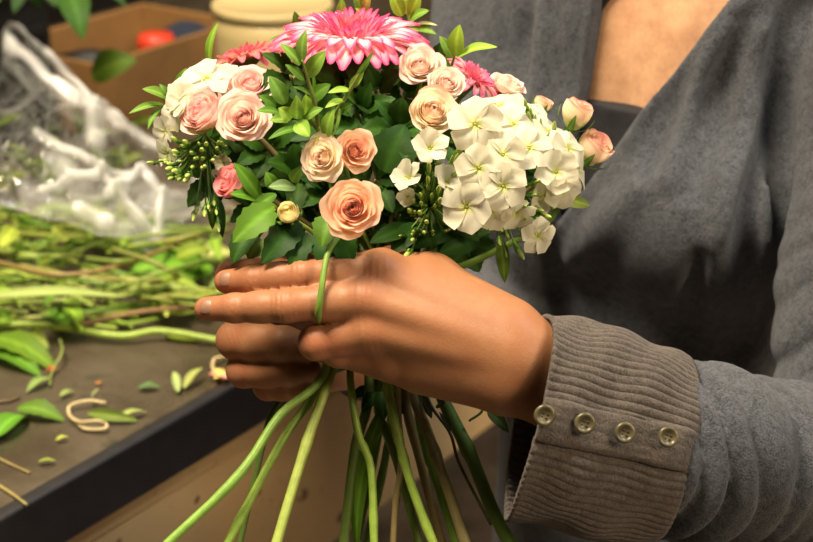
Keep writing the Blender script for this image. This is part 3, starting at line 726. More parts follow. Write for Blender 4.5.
phlox((552, 178, .945), 10, 'white phlox head at the right next to the pink and cream rosebuds', [
    (527, 108, .938, .3, .75, .5, 40, 1), (548, 132, .930, .45, .7, .5, 42, 2), (568, 148, .918, .6, .45, .6, 44, 1), (577, 170, .922, .85, .05, .5, 42, 2), (556, 172, .905, .4, .05, .9, 44, 3), (562, 190, .908, .5, -.5, .7, 38, 3), (545, 195, .910, .3, -.4, .85, 34, 3)],
    [(535, 128, .925), (540, 205, .915)], 7, 7, [((560, 200, .94), (590, 205, .935), 14, (0, .2, 1), (.2, .26, .05))])
phlox((430, 205, .930), 12, 'phlox head with half-open white florets and green buds near the middle', [
    (430, 149, .888, .05, .35, 1, 40, 4), (410, 178, .896, -.45, .35, .8, 36, 4), (446, 182, .892, .35, .5, .7, 34, 4), (408, 196, .90, -.3, -.2, .9, 22, 4)],
    [(433, 178, .893), (430, 200, .895), (415, 215, .90), (455, 165, .90), (445, 225, .905), (420, 235, .91)], 8, 8, [((425, 225, .93), (392, 250, .91), 24, (-.2, .2, 1), GREEN_D), ((440, 235, .93), (452, 262, .915), 20, (0, .1, 1), GREEN_D), ((415, 230, .93), (372, 240, .905), 20, (-.2, .2, 1), GREEN_D), ((440, 215, .93), (478, 238, .912), 20, (.2, .1, 1), GREEN_D)])
phlox((205, 135, .960), 9, 'white phlox at the far left edge of the bouquet around the tilted pink rose', [
    (207, 78, .938, .0, .65, .75, 46, 1), (187, 88, .940, -.45, .55, .7, 40, 2), (228, 78, .952, .35, .65, .6, 36, 2), (174, 108, .935, -.75, .25, .6, 42, 1), (183, 100, .93, -.4, .3, .8, 34, 3), (166, 131, .930, -.75, -.1, .7, 32, 3), (168, 152, .922, -.7, -.35, .7, 32, 3), (240, 178, .930, .2, -.2, .8, 26, 4), (224, 163, .925, -.2, .0, .8, 20, 4)],
    [(186, 146, .920), (180, 172, .916), (200, 160, .922), (205, 205, .925), (215, 150, .92), (168, 168, .92)], 9, 7, [((215, 190, .945), (212, 228, .935), 12, (0, .1, 1), GREEN_M), ((220, 200, .945), (222, 236, .935), 11, (0, .1, 1), GREEN_D)])
# ---------------- green sprigs, leaf by leaf
def sprig(stem, key, label, leaves, col=GREEN_B, r=.0011, low=True, group='leafy sprigs in the bouquet', shape=.85, scol=(.20, .24, .05), serr=0):
    pts = [P(*q) for q in stem]; root = thing('foliage_sprig', tuple(pts[0]), label, 'foliage', group)
    p = catmull(pts, 6*len(pts)); v, f, _ = tube(p, [r*.5, r, r*1.1], 7); mb = MB(); mb.add(v, f, A(*scol))
    if low and key:
        q = stem_path(pts[-1], pts[-2]-pts[-1], key); v, f, _ = tube(q, [r*1.1, r*1.3, STEM[key][1]*.5/FPX], 7); mb.add(v, f, A(*STEM[key][2]))
    mb.obj('stem', M['stem'], root)
    for b, t, w, nn, *c in leaves: leaf('leaf', root, P(*b), P(*t), w*.9/FPX, fdir(*nn), col=c[0] if c else col, fold=.22, bend=.10, shape=shape, serr=serr)
    return root
LB, LM = (.27, .44, .05), (.15, .29, .04)
sprig([(302, 60, .878), (308, 80, .884), (315, 105, .892), (318, 125, .91)], 4, 'fine leafy sprig with oval leaves standing in front of the pink gerbera on its left', [
    ((302, 62, .879), (305, 30, .874), 13, (-.4, .1, 1), LM), ((300, 65, .880), (281, 43, .878), 11, (.3, .3, 1), LM), ((304, 80, .884), (286, 64, .880), 10, (.3, .3, 1), LM), ((307, 77, .884), (325, 51, .878), 17, (.0, .2, 1), LM),
    ((313, 92, .889), (312, 70, .884), 5, (.8, .2, 1), GREEN_M), ((312, 96, .89), (294, 86, .884), 6, (.1, .6, 1), LM)])
sprig([(296, 96, .888), (300, 108, .892), (310, 120, .905), (322, 135, .925)], 4, 'low clump of round bright green leaves above the yellowish cream rose', [
    ((292, 118, .89), (279, 108, .884), 15, (0, .1, 1), LB), ((297, 119, .889), (297, 97, .880), 15, (0, .1, 1), LB), ((306, 115, .889), (306, 95, .882), 13, (.2, .1, 1), LB), ((305, 118, .889), (322, 108, .883), 12, (0, .4, 1), LM), ((297, 122, .889), (309, 136, .883), 17, (0, .1, 1), LB),
    ((288, 120, .892), (270, 120, .886), 12, (0, .5, 1), LM), ((285, 104, .895), (270, 76, .889), 18, (.2, .2, 1), LM), ((276, 107, .897), (259, 95, .892), 11, (0, .5, 1), GREEN_M), ((280, 113, .894), (257, 110, .889), 10, (0, .6, 1), GREEN_M), ((300, 128, .89), (268, 138, .885), 9, (0, .7, 1), GREEN_M), ((310, 100, .90), (330, 84, .896), 16, (0, .2, 1), GREEN_M), ((318, 112, .90), (338, 96, .90), 16, (.1, .1, 1), GREEN_D)])
sprig([(372, 54, .876), (358, 76, .880), (347, 95, .885), (333, 118, .893), (328, 140, .92)], 3, 'slanting thin sprig with narrow leaves pointing up to the pink gerbera', [
    ((350, 90, .884), (328, 92, .880), 8, (0, .6, 1), LB), ((344, 100, .886), (325, 107, .882), 8, (0, .6, 1), LB), ((350, 88, .884), (364, 70, .879), 9, (.4, .3, 1), LB), ((356, 77, .881), (373, 52, .874), 6, (.5, .3, 1), LM), ((340, 104, .888), (333, 138, .884), 4, (.6, .1, 1), LM), ((326, 138, .89), (333, 108, .882), 15, (-.4, .1, 1), LB), ((338, 112, .888), (352, 104, .886), 10, (.4, .3, 1), GREEN_M)])
sprig([(455, 55, .935), (450, 70, .945), (440, 95, .955)], 12, 'bright green three-leaf sprig sticking out at the upper right before the cardigan', [
    ((456, 56, .935), (459, 25, .926), 19, (-.3, .1, 1), LB), ((452, 57, .936), (440, 36, .932), 14, (.3, .2, 1), LM), ((457, 57, .935), (496, 45, .922), 15, (.0, .7, .8), LB), ((450, 68, .94), (436, 58, .936), 10, (.1, .3, 1), GREEN_M)])
sprig([(404, 4, .985), (410, 25, .990), (408, 60, .990)], 9, 'green sprig reaching out of the frame above the right edge of the pink gerbera', [
    ((402, 16, .985), (390, -10, .975), 16, (0, .1, 1), LB), ((406, 14, .985), (406, -14, .975), 16, (0, .1, 1), LB), ((410, 16, .985), (420, -8, .975), 14, (.1, .1, 1), LB), ((410, 20, .985), (428, 10, .975), 13, (.1, .4, 1), LM), ((412, 26, .985), (437, 24, .978), 6, (.1, .7, .8), (.45, .5, .2)), ((412, 28, .985), (436, 33, .978), 11, (.1, .5, 1), LM)])
sprig([(362, 2, 1.0), (368, 30, 1.0), (372, 60, 1.0)], 10, 'yellowish leafy tip sticking up behind the pink gerbera near the top edge', [
    ((362, 14, 1.0), (354, -12, .99), 12, (0, .2, 1), LM), ((364, 14, 1.0), (370, -10, .99), 10, (0, .2, 1), (.4, .42, .1)), ((365, 18, 1.0), (356, 8, .99), 8, (0, .2, 1), (.4, .42, .1)), ((340, 26, 1.0), (342, -2, .99), 14, (.1, .1, 1), LM), ((330, 22, 1.0), (328, 8, .995), 6, (.3, .1, 1), LM)])
sprig([(296, 26, 1.0), (300, 45, 1.0), (310, 70, 1.0)], 8, 'single dark oval leaf sprig behind the left edge of the pink gerbera', [((297, 32, 1.0), (295, 12, .99), 13, (.3, .1, 1), GREEN_M), ((298, 40, 1.0), (270, 38, .99), 8, (.1, .6, .8), GREEN_M)])
sprig([(210, 62, .95), (214, 85, .96), (225, 120, .97)], 11, 'lone upright narrow leaf at the upper left edge of the bouquet', [((209, 64, .95), (216, 23, .94), 11, (-.6, .1, 1), LB)], r=.0009)
sprig([(160, 97, .945), (175, 108, .955), (195, 130, .97)], 8, 'small leafy sprig pointing left beside the white phlox at the far left', [
    ((168, 98, .948), (143, 88, .94), 13, (0, .6, 1), LM), ((163, 104, .95), (129, 112, .94), 9, (.1, .7, 1), LM), ((163, 106, .95), (147, 128, .942), 8, (-.5, .3, 1), LM), ((170, 100, .95), (160, 84, .945), 9, (.2, .4, 1), LM), ((176, 90, .955), (186, 68, .95), 10, (-.2, .1, 1), LM)])
sprig([(245, 180, .905), (262, 200, .910), (285, 215, .92)], 2, 'mid green sprig with pointed leaves below the coral pink rose', [
    ((260, 199, .908), (235, 163, .898), 17, (.3, .1, 1), GREEN_M), ((258, 200, .908), (231, 193, .898), 14, (0, .6, 1), GREEN_M), ((296, 188, .905), (269, 186, .898), 14, (0, .5, 1), (.20, .33, .12)), ((292, 182, .905), (300, 168, .897), 13, (.1, .2, 1), LM), ((275, 190, .905), (266, 172, .9), 14, (.1, .2, 1), GREEN_M), ((276, 194, .91), (250, 212, .905), 14, (0, .3, 1), GREEN_M)], shape=.95)
sprig([(275, 210, .90), (290, 225, .91), (310, 245, .93)], 2, 'broad serrated rose leaves hanging over the finger tips on the left', [
    ((276, 206, .903), (233, 241, .892), 32, (-.1, .2, 1), GREEN_M), ((300, 222, .905), (262, 262, .893), 30, (-.1, .1, 1), GREEN_D), ((305, 232, .905), (292, 270, .893), 26, (-.1, .0, 1), GREEN_D), ((255, 225, .912), (232, 262, .902), 26, (-.3, .1, 1), GREEN_D), ((318, 232, .905), (330, 268, .895), 26, (.1, .0, 1), GREEN_D), ((262, 240, .912), (248, 258, .905), 22, (0, .2, 1), (.25, .34, .09))], serr=1, shape=.9)
# ---------------- dark leaves that fill the inside
fill = [(300, 175), (270, 150), (330, 120), (375, 95), (400, 130), (375, 180), (335, 190), (260, 205), (400, 215), (440, 140), (455, 225), (500, 205), (540, 175), (360, 115), (215, 175), (300, 205), (420, 190), (395, 235), (345, 85), (290, 75), (225, 130), (465, 245), (300, 95), (320, 75), (265, 110), (345, 100), (400, 95), (290, 130), (240, 150), (375, 70), (430, 75), (280, 190)]
keys = [2, 4, 5, 6, 9, 10, 12, 17, 18, 3, 8, 14]
for i, (fx, fy) in enumerate(fill):
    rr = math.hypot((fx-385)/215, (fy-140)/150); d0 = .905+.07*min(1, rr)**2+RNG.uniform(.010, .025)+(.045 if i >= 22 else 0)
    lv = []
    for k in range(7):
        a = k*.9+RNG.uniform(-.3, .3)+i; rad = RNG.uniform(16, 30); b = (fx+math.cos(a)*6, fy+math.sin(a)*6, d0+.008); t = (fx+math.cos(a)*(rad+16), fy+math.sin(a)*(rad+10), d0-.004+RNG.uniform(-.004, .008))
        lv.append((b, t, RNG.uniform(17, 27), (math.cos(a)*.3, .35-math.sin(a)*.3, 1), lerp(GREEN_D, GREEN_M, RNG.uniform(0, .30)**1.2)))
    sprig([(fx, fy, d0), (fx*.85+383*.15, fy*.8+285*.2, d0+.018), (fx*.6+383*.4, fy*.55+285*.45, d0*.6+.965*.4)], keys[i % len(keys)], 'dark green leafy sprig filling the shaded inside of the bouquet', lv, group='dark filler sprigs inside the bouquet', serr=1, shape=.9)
# thin twig and the curled tendril below the hand, the long blade leaf
def loose(name, key, label, cat, leaves=(), up=(420, 300, .958)):
    pts = [P(*up), P(up[0]*.5+STEM[key][0][0][0]*.5, 345, .955)]+[P(*q) for q in STEM[key][0]]; root = thing(name, tuple(pts[-1]), label, cat)
    v, f, _ = tube(catmull(pts, 40), STEM[key][1]*.93/FPX, 8); part('stem', v, f, M['stem'], root, np.tile(A(*STEM[key][2]), (len(v), 1)))
    for b, t, w, nn, c in leaves: leaf('leaf', root, P(*b), P(*t), w*.93/FPX, fdir(*nn), col=c)
loose('twig', 13, 'thin dark twig between the brown stem and the thick dark green stem', 'twig', [((450, 433, .934), (440, 412, .93), 7, (.5, .1, 1), (.05, .05, .02)), ((436, 408, .938), (446, 396, .934), 6, (.5, .1, 1), (.06, .07, .02))])
loose('tendril', 16, 'curled green tendril with one leaf just below the wrist', 'tendril', [((488, 411, .945), (509, 432, .940), 13, (.3, .2, 1), (.06, .10, .02))], up=(430, 320, .957))
loose('leaf_blade', 18, 'long blade-shaped green leaf hanging below the hand among the stems', 'leaf', [((384, 405, .957), (352, 556, .948), 20, (-.5, .1, 1), (.14, .27, .03))])
loose('leafy_stem', 17, 'short dark leafy stem right under the palm among the green stems', 'foliage', [((376, 392, .950), (362, 412, .944), 15, (-.2, .1, 1), GREEN_D), ((380, 392, .948), (384, 420, .940), 16, (.1, 0, 1), GREEN_D), ((388, 394, .950), (404, 414, .946), 13, (.3, 0, 1), GREEN_D), ((372, 388, .955), (350, 398, .950), 12, (-.2, .3, 1), GREEN_D), ((420, 395, .962), (432, 418, .956), 11, (.2, .1, 1), (.05, .06, .02))], up=(390, 310, .962))
# ================================================================== ROOM, WORKBENCH AND WHAT LIES ON IT
ZT = .92
def wallbox(name, c, s, mat): v, f = box_vf(A(*c), *s); return struct(name, v, f, mat)
M['floor'] = simple('speckled floor', (.17, .145, .12), .55, .35, 9, .1, col2=(.40, .33, .28)); M['wall'] = simple('dark wall', (.030, .024, .018), .9, .3, 3, .05); M['ceil'] = simple('ceiling paint', (.45, .42, .37), .9, .1, 4, 0)
wallbox('floor', (0, 1.5, -.05), (7.2, 8.2, .1), M['floor']); wallbox('ceiling', (0, 1.5, 2.95), (7.2, 8.2, .1), M['ceil'])
wallbox('wall_back', (0, 5.55, 1.45), (7.2, .1, 3.1), M['wall']); wallbox('wall_left', (-3.55, 1.5, 1.45), (.1, 8.2, 3.1), M['wall']); wallbox('wall_right', (3.55, 1.5, 1.45), (.1, 8.2, 3.1), M['wall']); wallbox('wall_front', (0, -2.55, 1.45), (7.2, .1, 3.1), M['wall'])
# bench: its long front edge runs away to the right
E0 = onz(0, 514, ZT); E1 = onz(222, 388, ZT); eu = nrm(E1-E0); en = nrm(np.cross(A(0, 0, 1), eu)); 
if np.dot(en, onz(0, 200, ZT)-E0) < 0: en = -en                 # en points over the bench top
b0 = E0-eu*.9; b1 = E0+eu*2.0; DEP = .95
e_lo = onplane(60, 541, E0, en)[2]; p_lo = onplane(443, 465, E0+en*.004, en)[2]; r_lo = onplane(104, 541, E0, en)[2]
print('bench', eu, en, 'band low', e_lo, 'panel low', p_lo, 'rail', r_lo)
def topmat():
    m, nt, out = newmat('worn wet worktop'); p = N(nt, 'ShaderNodeBsdfPrincipled')
    n = noise(nt, 7, 5, .65, dist=.6); n2 = noise(nt, 60, 4, .7); n3 = noise(nt, 26, 3, .6)
    c = mixc(nt, ramp(nt, n, .35, .68), (.055, .042, .026), (.105, .083, .054)); c = mixc(nt, ramp(nt, n2, .60, .72), c, (.05, .04, .025)); c = mixc(nt, ramp(nt, n3, .64, .70), c, (.04, .04, .02))
    nt.links.new(c, p.inputs['Base Color']); r = N(nt, 'ShaderNodeMapRange'); nt.links.new(n, r.inputs[0]); r.inputs[1].default_value = .4; r.inputs[2].default_value = .65; r.inputs[3].default_value = .22; r.inputs[4].default_value = .5
    nt.links.new(r.outputs[0], p.inputs['Roughness']); nt.links.new(bump(nt, n2, .2, .001), p.inputs['Normal']); nt.links.new(p.outputs[0], out.inputs[0]); return m
M['top'] = topmat(); M['edge'] = simple('black edge strip', (.009, .008, .010), .55, .4, 60, .15)
def panelmat():
    m, nt, out = newmat('scuffed beige board'); p = N(nt, 'ShaderNodeBsdfPrincipled'); p.inputs['Roughness'].default_value = .5
    n = noise(nt, 5, 4, .6); sp = noise(nt, 38, 2, .5); n4 = noise(nt, 90, 3, .6)
    c = mixc(nt, ramp(nt, n, .3, .7), (.48, .32, .14), (.62, .44, .22)); c = mixc(nt, ramp(nt, sp, .69, .74), c, (.15, .08, .03)); c = mixc(nt, ramp(nt, n4, .62, .8), c, (.33, .21, .09))
    nt.links.new(c, p.inputs['Base Color']); nt.links.new(p.outputs[0], out.inputs[0]); return m
M['panel'] = panelmat()
cen = (b0+b1)/2; Lb = np.linalg.norm(b1-b0); UZ = A(0, 0, 1)
bench = thing('workbench', tuple(A(cen[0], cen[1], p_lo-.0)+en*DEP/2), 'long brown workbench with a black front edge and beige boards below it', 'workbench')
TH = ZT-e_lo
v, f = box_vf(cen+en*(DEP/2+.004)-UZ*(TH/2), Lb, DEP-.004, TH, eu, en, UZ); bevel(part('worktop', v, f, M['top'], bench, smooth=False), .002)
v, f = box_vf(cen+en*.000-UZ*(TH/2), Lb, .012, TH+.001, eu, en, UZ); bevel(part('edge_strip', v, f, M['edge'], bench, smooth=False, label='black edge strip'), .003, 3)
rail = e_lo-r_lo
v, f = box_vf(cen+en*.020+UZ*(e_lo-rail/2-ZT), Lb, .030, rail-.002, eu, en, UZ); bevel(part('upper_rail', v, f, M['panel'], bench, smooth=False), .0015)
hp = r_lo-p_lo
v, f = box_vf(cen+en*.022+UZ*(r_lo-hp/2-ZT), Lb, .030, hp, eu, en, UZ); bevel(part('front_board', v, f, M['panel'], bench, smooth=False), .003)
for s in (.03, .97):
    for dd in (.10, DEP-.10):
        q = b0+eu*(Lb*s)+en*dd; v, f = box_vf(A(q[0], q[1], (e_lo)/2), .07, .07, e_lo, eu, en, UZ); part('leg', v, f, M['panel'], bench, smooth=False)
T = lambda x, y, h=.001: onz(x, y, ZT+h)
# ---- things at the back of the bench
M['card'] = simple('brown cardboard', (.25, .125, .035), .8, .12, 25, .1); M['cream'] = simple('cream plastic', (.52, .41, .19), .45, .06, 12, .0); M['crate'] = simple('black plastic crate', (.010, .010, .010), .5, .3, 30, .1)
M['navy'] = simple('navy cloth', (.012, .018, .035), .9, .3, 40, .4); M['redplastic'] = simple('red plastic', (.62, .05, .02), .4, .1, 30, 0); M['soil'] = simple('dark soil', (.02, .014, .008), .95, .4, 90, .6)
def open_box(c, L, D, Hh, label, th=.006, ang=0):
    ca, sa = math.cos(ang), math.sin(ang); bu = eu*ca+en*sa; bn = en*ca-eu*sa
    root = thing('cardboard_box', tuple(c), label, 'box'); 
    def pl(name, cc, a, b, h): v, f = box_vf(cc, a, b, h, bu, bn, UZ); bevel(part(name, v, f, M['card'], root, smooth=False), .0015)
    pl('base', c+UZ*th/2, L, D, th)
    for s in (-1, 1):
        pl('side_panel', c+bn*(s*(D-th)/2)+UZ*(Hh/2+th), L, th, Hh); pl('end_panel', c+bu*(s*(L-th)/2)+UZ*(Hh/2+th), th, D-2*th, Hh)
    return root
# near-left bottom corner of the box comes from the picture of its front panel
def top_at(px, py, d): return P(px, py, d)
q0 = P(98, 66, 1.88); q1 = onplane(212, 38, q0, nrm(A(0, 0, 1)-0*en)) if False else P(212, 38, 2.06)
bh = q0[2]-ZT-.006; print('box height', bh, q0, q1)
BL = .255; BD = .165; cc = q0+eu*(BL/2)+en*(BD/2); open_box(A(cc[0], cc[1], ZT+.0008), BL, BD, bh, 'open brown cardboard box at the back behind the cellophane')
mb = MB(); vv, ff = ico(A(0, 0, 0), 1, 3)
rs = np.random.default_rng(3)
def blob(c, sx, sy, sz, seed, amp=.18):
    v, f = ico(A(0, 0, 0), 1, 4); r = np.random.default_rng(seed); k = r.normal(0, 3.2, (6, 3)); ph = r.uniform(0, 6, 6)
    s = 1+amp*np.sin(v@k.T+ph).mean(1)*2; v = v*s[:, None]; v = np.sign(v)*np.abs(v)**.85; return v*A(sx, sy, sz)+c, f
z0 = ZT+.008
def inbox(px, py, d, dz=0): w = P(px, py, d); return w
w = inbox(188, 32, 2.085); v, f = blob(A(w[0], w[1], (w[2]+z0)/2), .034, .036, (w[2]-z0)/2+.012, 4); tag(part('cloth_bag', v, f, M['navy']), 'dark navy cloth bundle in the cardboard box next to the red cap', 'bag')
w = inbox(156, 42, 2.03); pot = thing('red_canister', (w[0], w[1], z0), 'red capped canister standing in the cardboard box', 'canister')
hh = w[2]-z0
v, f, _ = lathe(A(w[0], w[1], z0), UZ, [(0, 0), (.024, 0), (.026, .005), (.026, hh-.03), (.02, hh-.02), (0, hh-.02)], 32); part('body', v, f, M['crate'], pot)
v, f, _ = lathe(A(w[0], w[1], z0), UZ, [(0, hh-.02), (.022, hh-.02), (.0225, hh+.004), (.019, hh+.010), (0, hh+.011)], 32); part('cap', v, f, M['redplastic'], pot, label='red cap')
w = inbox(84, 58, 1.965); v, f = blob(A(w[0], w[1], (w[2]+z0)/2), .045, .045, (w[2]-z0)/2+.008, 9); tag(part('rolled_wrap', v, f, M['crate']), 'dark crumpled wrap lying in the left corner of the cardboard box', 'wrap')
# cream bucket with a lid
w = P(268, 17, 1.72); rb = 63*1.78/FPX; zt = w[2]; bk = thing('bucket', (w[0], w[1]+.0, ZT), 'cream plastic bucket with a lid behind the gerbera at the top', 'bucket')
c = A(w[0], w[1]+rb*.9, 0); hb = zt-ZT
v, f, _ = lathe(c+UZ*(ZT+.0008), UZ, [(0, 0), (rb*.80, 0), (rb*.82, .004), (rb*.93, hb-.03), (rb*.93, hb-.004), (0, hb-.004)], 64); part('body', v, f, M['cream'], bk)
v, f, _ = lathe(c+UZ*(ZT+.0008), UZ, [(rb*.935, hb-.009), (rb*.965, hb-.009), (rb*.965, hb-.001), (rb*.945, hb+.001), (rb*.92, hb+.000), (rb*.90, hb-.002), (0, hb-.002)], 64); part('lid', v, f, M['cream'], bk)
# black crate with a plant on the left
w = P(-10, 62, 1.75); cr = thing('plant_crate', tuple(A(w[0]-.06, w[1]+.14, ZT)), 'black crate holding a leafy plant at the upper left', 'crate')
ch = P(20, 14, 1.75)[2]-ZT; cc = A(w[0]-.125, w[1]+.10, ZT+.0008)
v, f = box_vf(cc+UZ*(ch/2), .25, .22, ch, eu, en, UZ); bevel(part('body', v, f, M['crate'], cr, smooth=False), .006, 3)
v, f = box_vf(cc+UZ*(ch+.004), .265, .235, .016, eu, en, UZ); bevel(part('rim', v, f, M['crate'], cr, smooth=False), .004, 2)
for k in range(3): v, f = box_vf(cc-en*.112+UZ*(ch*(.3+.22*k)), .22, .006, .012, eu, en, UZ); bevel(part('rib', v, f, M['crate'], cr, smooth=False), .002)
pl = thing('potted_plant', tuple(cc+UZ*(ch+.013)), 'leafy green plant on the black crate, leaves hanging over its corner', 'plant')
v, f, _ = lathe(cc+UZ*(ch+.013), UZ, [(0, 0), (.05, 0), (.062, .09), (.058, .09), (.054, .075), (0, .075)], 32); part('pot', v, f, M['crate'], pl)
stp = cc+UZ*(ch+.08); mb = MB()
for k, (b, t, wd, col) in enumerate((((70, -12, 1.70), (82, 34, 1.66), 32, (.05, .13, .015)), ((30, -20, 1.7), (14, 8, 1.66), 22, GREEN_D), ((0, -15, 1.7), (-12, 9, 1.66), 24, (.07, .15, .015)), ((45, -25, 1.72), (55, 2, 1.68), 30, GREEN_D), ((95, -14, 1.75), (124, 1, 1.7), 14, GREEN_D), ((60, -20, 1.7), (100, -8, 1.68), 26, GREEN_D), ((25, -20, 1.74), (38, 2, 1.7), 24, GREEN_M))):
    leaf('leaf', pl, P(*b), P(*t), wd*1.7/FPX, fdir(.1, .4, 1), col=col, bend=.18, fold=.15)
    v, f, _ = tube(catmull([stp, (stp+P(*b))/2+UZ*.04, P(*b)], 8), .002, 6); mb.add(v, f, A(.12, .2, .03))
mb.obj('stems', M['stem'], pl)
# a cut leaf leaning on the box
lv = leaf('cut_leaf', None, P(92, 76, 1.77), P(135, 58, 1.755), 34*1.77/FPX, fdir(-.1, .3, 1), col=(.09, .15, .012)); tag(lv, 'broad green leaf leaning against the front of the cardboard box', 'leaf')
# ---- cellophane sleeve
def film_mat():
    m, nt, out = newmat('clear cellophane'); t = N(nt, 'ShaderNodeBsdfTransparent'); t.inputs[0].default_value = (.97, .97, .94, 1)
    g = N(nt, 'ShaderNodeBsdfGlossy'); g.inputs['Roughness'].default_value = .12; g.inputs[0].default_value = (1, 1, 1, 1)
    d = N(nt, 'ShaderNodeBsdfTranslucent'); d.inputs[0].default_value = (.95, .95, .92, 1); d2 = N(nt, 'ShaderNodeBsdfDiffuse'); d2.inputs[0].default_value = (.95, .95, .92, 1)
    dd = N(nt, 'ShaderNodeMixShader'); dd.inputs[0].default_value = .35; nt.links.new(d2.outputs[0], dd.inputs[1]); nt.links.new(d.outputs[0], dd.inputs[2])
    lw = N(nt, 'ShaderNodeLayerWeight'); lw.inputs[0].default_value = .25; mr = N(nt, 'ShaderNodeMapRange'); nt.links.new(lw.outputs['Fresnel'], mr.inputs[0]); mr.inputs[3].default_value = .02; mr.inputs[4].default_value = .42
    m1 = N(nt, 'ShaderNodeMixShader'); nt.links.new(mr.outputs[0], m1.inputs[0]); nt.links.new(t.outputs[0], m1.inputs[1]); nt.links.new(g.outputs[0], m1.inputs[2])
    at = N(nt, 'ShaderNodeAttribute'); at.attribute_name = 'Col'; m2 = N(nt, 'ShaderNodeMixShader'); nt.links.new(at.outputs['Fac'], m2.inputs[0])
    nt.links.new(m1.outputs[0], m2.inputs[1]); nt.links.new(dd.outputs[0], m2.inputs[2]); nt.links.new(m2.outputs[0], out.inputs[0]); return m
M['film'] = film_mat()
cel = thing('cellophane_sleeve', tuple(T(120, 225)), 'crumpled clear cellophane sleeve lying on the green cuttings at the left', 'cellophane')
# raised creases, their highlights painted as white into the film: (start, end, half width, strength)
CRE_GLINT = [((28, 48), (112, 92), 4, .9), ((12, 62), (80, 112), 5, .95), ((40, 50), (100, 108), 3, .6), ((8, 58), (28, 44), 3, .5), ((62, 96), (98, 118), 6, .8), ((80, 112), (120, 100), 4, .5), ((43, 154), (112, 190), 3.5, .55), ((100, 185), (152, 246), 3.5, .6), ((45, 203), (110, 194), 3, .9), ((110, 194), (148, 190), 3.5, .6), ((146, 188), (168, 212), 4, .85), ((168, 212), (161, 246), 3.5, .8), ((142, 192), (128, 212), 3, .8), ((112, 212), (130, 212), 4, .8), ((136, 228), (156, 247), 4, .8), ((98, 120), (100, 158), 7, .45), ((118, 124), (160, 150), 5, .4), ((82, 220), (112, 232), 5, .75), ((60, 180), (95, 215), 8, .30), ((110, 118), (150, 110), 6, .6), ((160, 140), (205, 190), 6, .35), ((125, 100), (175, 140), 5, .45), ((30, 205), (140, 245), 9, .22), ((120, 215), (215, 222), 14, .25)]
def film(shift, seed, name, wk):
    r = np.random.default_rng(seed); nu, nv = 200, 170; k1 = r.normal(0, 1, (12, 2)); k1 /= np.linalg.norm(k1, axis=1)[:, None]; fr = r.uniform(.02, .11, 12); ph = r.uniform(0, 6.3, 12)
    t = np.repeat(np.linspace(0, 1, nv), nu); s = np.tile(np.linspace(0, 1, nu), nv)
    ue = A(30, 42)*(1-t[:, None])+A(240, 214)*t[:, None]; a0, a1, a2 = A(3, 60), A(-25, 195), A(150, 254)
    le = np.where((t < .5)[:, None], a0*(1-2*t[:, None])+a1*2*t[:, None], a1*(2-2*t[:, None])+a2*(2*t[:, None]-1))
    x = ue*(1-s[:, None])+le*s[:, None]; h = np.zeros(len(t)); cr = np.zeros(len(t))
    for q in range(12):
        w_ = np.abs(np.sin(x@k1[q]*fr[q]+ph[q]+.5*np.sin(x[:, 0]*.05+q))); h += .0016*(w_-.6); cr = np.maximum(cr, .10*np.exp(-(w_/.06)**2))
    for a, b, w, st in CRE_GLINT:
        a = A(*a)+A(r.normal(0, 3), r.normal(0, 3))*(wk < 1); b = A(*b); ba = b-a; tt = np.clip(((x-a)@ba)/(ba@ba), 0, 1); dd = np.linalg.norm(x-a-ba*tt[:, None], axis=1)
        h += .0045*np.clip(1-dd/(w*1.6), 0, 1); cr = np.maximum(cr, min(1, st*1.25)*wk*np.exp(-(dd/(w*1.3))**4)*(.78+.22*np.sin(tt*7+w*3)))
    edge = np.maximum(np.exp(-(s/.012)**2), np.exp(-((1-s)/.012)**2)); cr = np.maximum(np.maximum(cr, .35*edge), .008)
    V = []
    for i in range(len(t)):
        puff = math.sin(math.pi*s[i])*.022*shift*(1-.3*t[i]); p = onz(x[i, 0], x[i, 1], ZT+.030+.10*(1-t[i])**1.3+.03*math.sin(math.pi*t[i])); V.append(p+UZ*(h[i]+puff)-CF*(h[i]*.8+puff))
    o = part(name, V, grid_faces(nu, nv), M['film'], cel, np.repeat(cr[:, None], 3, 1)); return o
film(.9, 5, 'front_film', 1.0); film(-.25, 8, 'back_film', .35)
# ---- cuttings
def lying_leaf(a, b, w, col, label, group=None, name='cut_leaf', ha=.004, hb=.004, n=(0, 0, 1), **k):
    p, q = T(*a, ha), T(*b, hb); o = leaf(name, None, p, q, w*np.dot(p-CAM, CF)/FPX, A(*n), col=col, **k); return tag(o, label, 'leaf', group)
def lying_stem(pts, r, col, label, group=None, h=None, name='green_cutting', cat='cutting'):
    P3 = [T(x, y, (h[i] if h else r*1.05)) for i, (x, y) in enumerate(pts)]; v, f, _ = tube(catmull(P3, 8*len(pts)), [r, r*.9, r*.8], 8)
    o = part(name, v, f, M['stem'], None, np.tile(A(*col), (len(v), 1))); return tag(o, label, cat, group)
lying_leaf((-12, 296), (124, 294), 26, (.42, .50, .16), 'long pale green leaf blade lying across the cuttings at the left edge', ha=.05, hb=.045, bend=.03, shape=.7, fold=.1)
lying_leaf((212, 268), (130, 268), 46, (.15, .34, .03), 'broad bright green leaf lying flat left of the finger tips', ha=.02, hb=.03, bend=.10, fold=.1, n=(.2, -.5, 1))
lying_leaf((190, 262), (232, 250), 30, (.40, .47, .16), 'pale leaf behind the broad bright green leaf', ha=.02, hb=.03, fold=.1, n=(.2, -.4, 1))
lying_stem([(-10, 324), (60, 327), (120, 336), (160, 331), (222, 341)], .0036, (.34, .48, .07), 'long bright green stem lying nearest the front of the cuttings', h=[.014, .012, .008, .010, .006])
lying_stem([(120, 284), (165, 288), (230, 292)], .0034, (.34, .44, .08), 'green stem running in behind the finger tips', h=[.03, .025, .02])
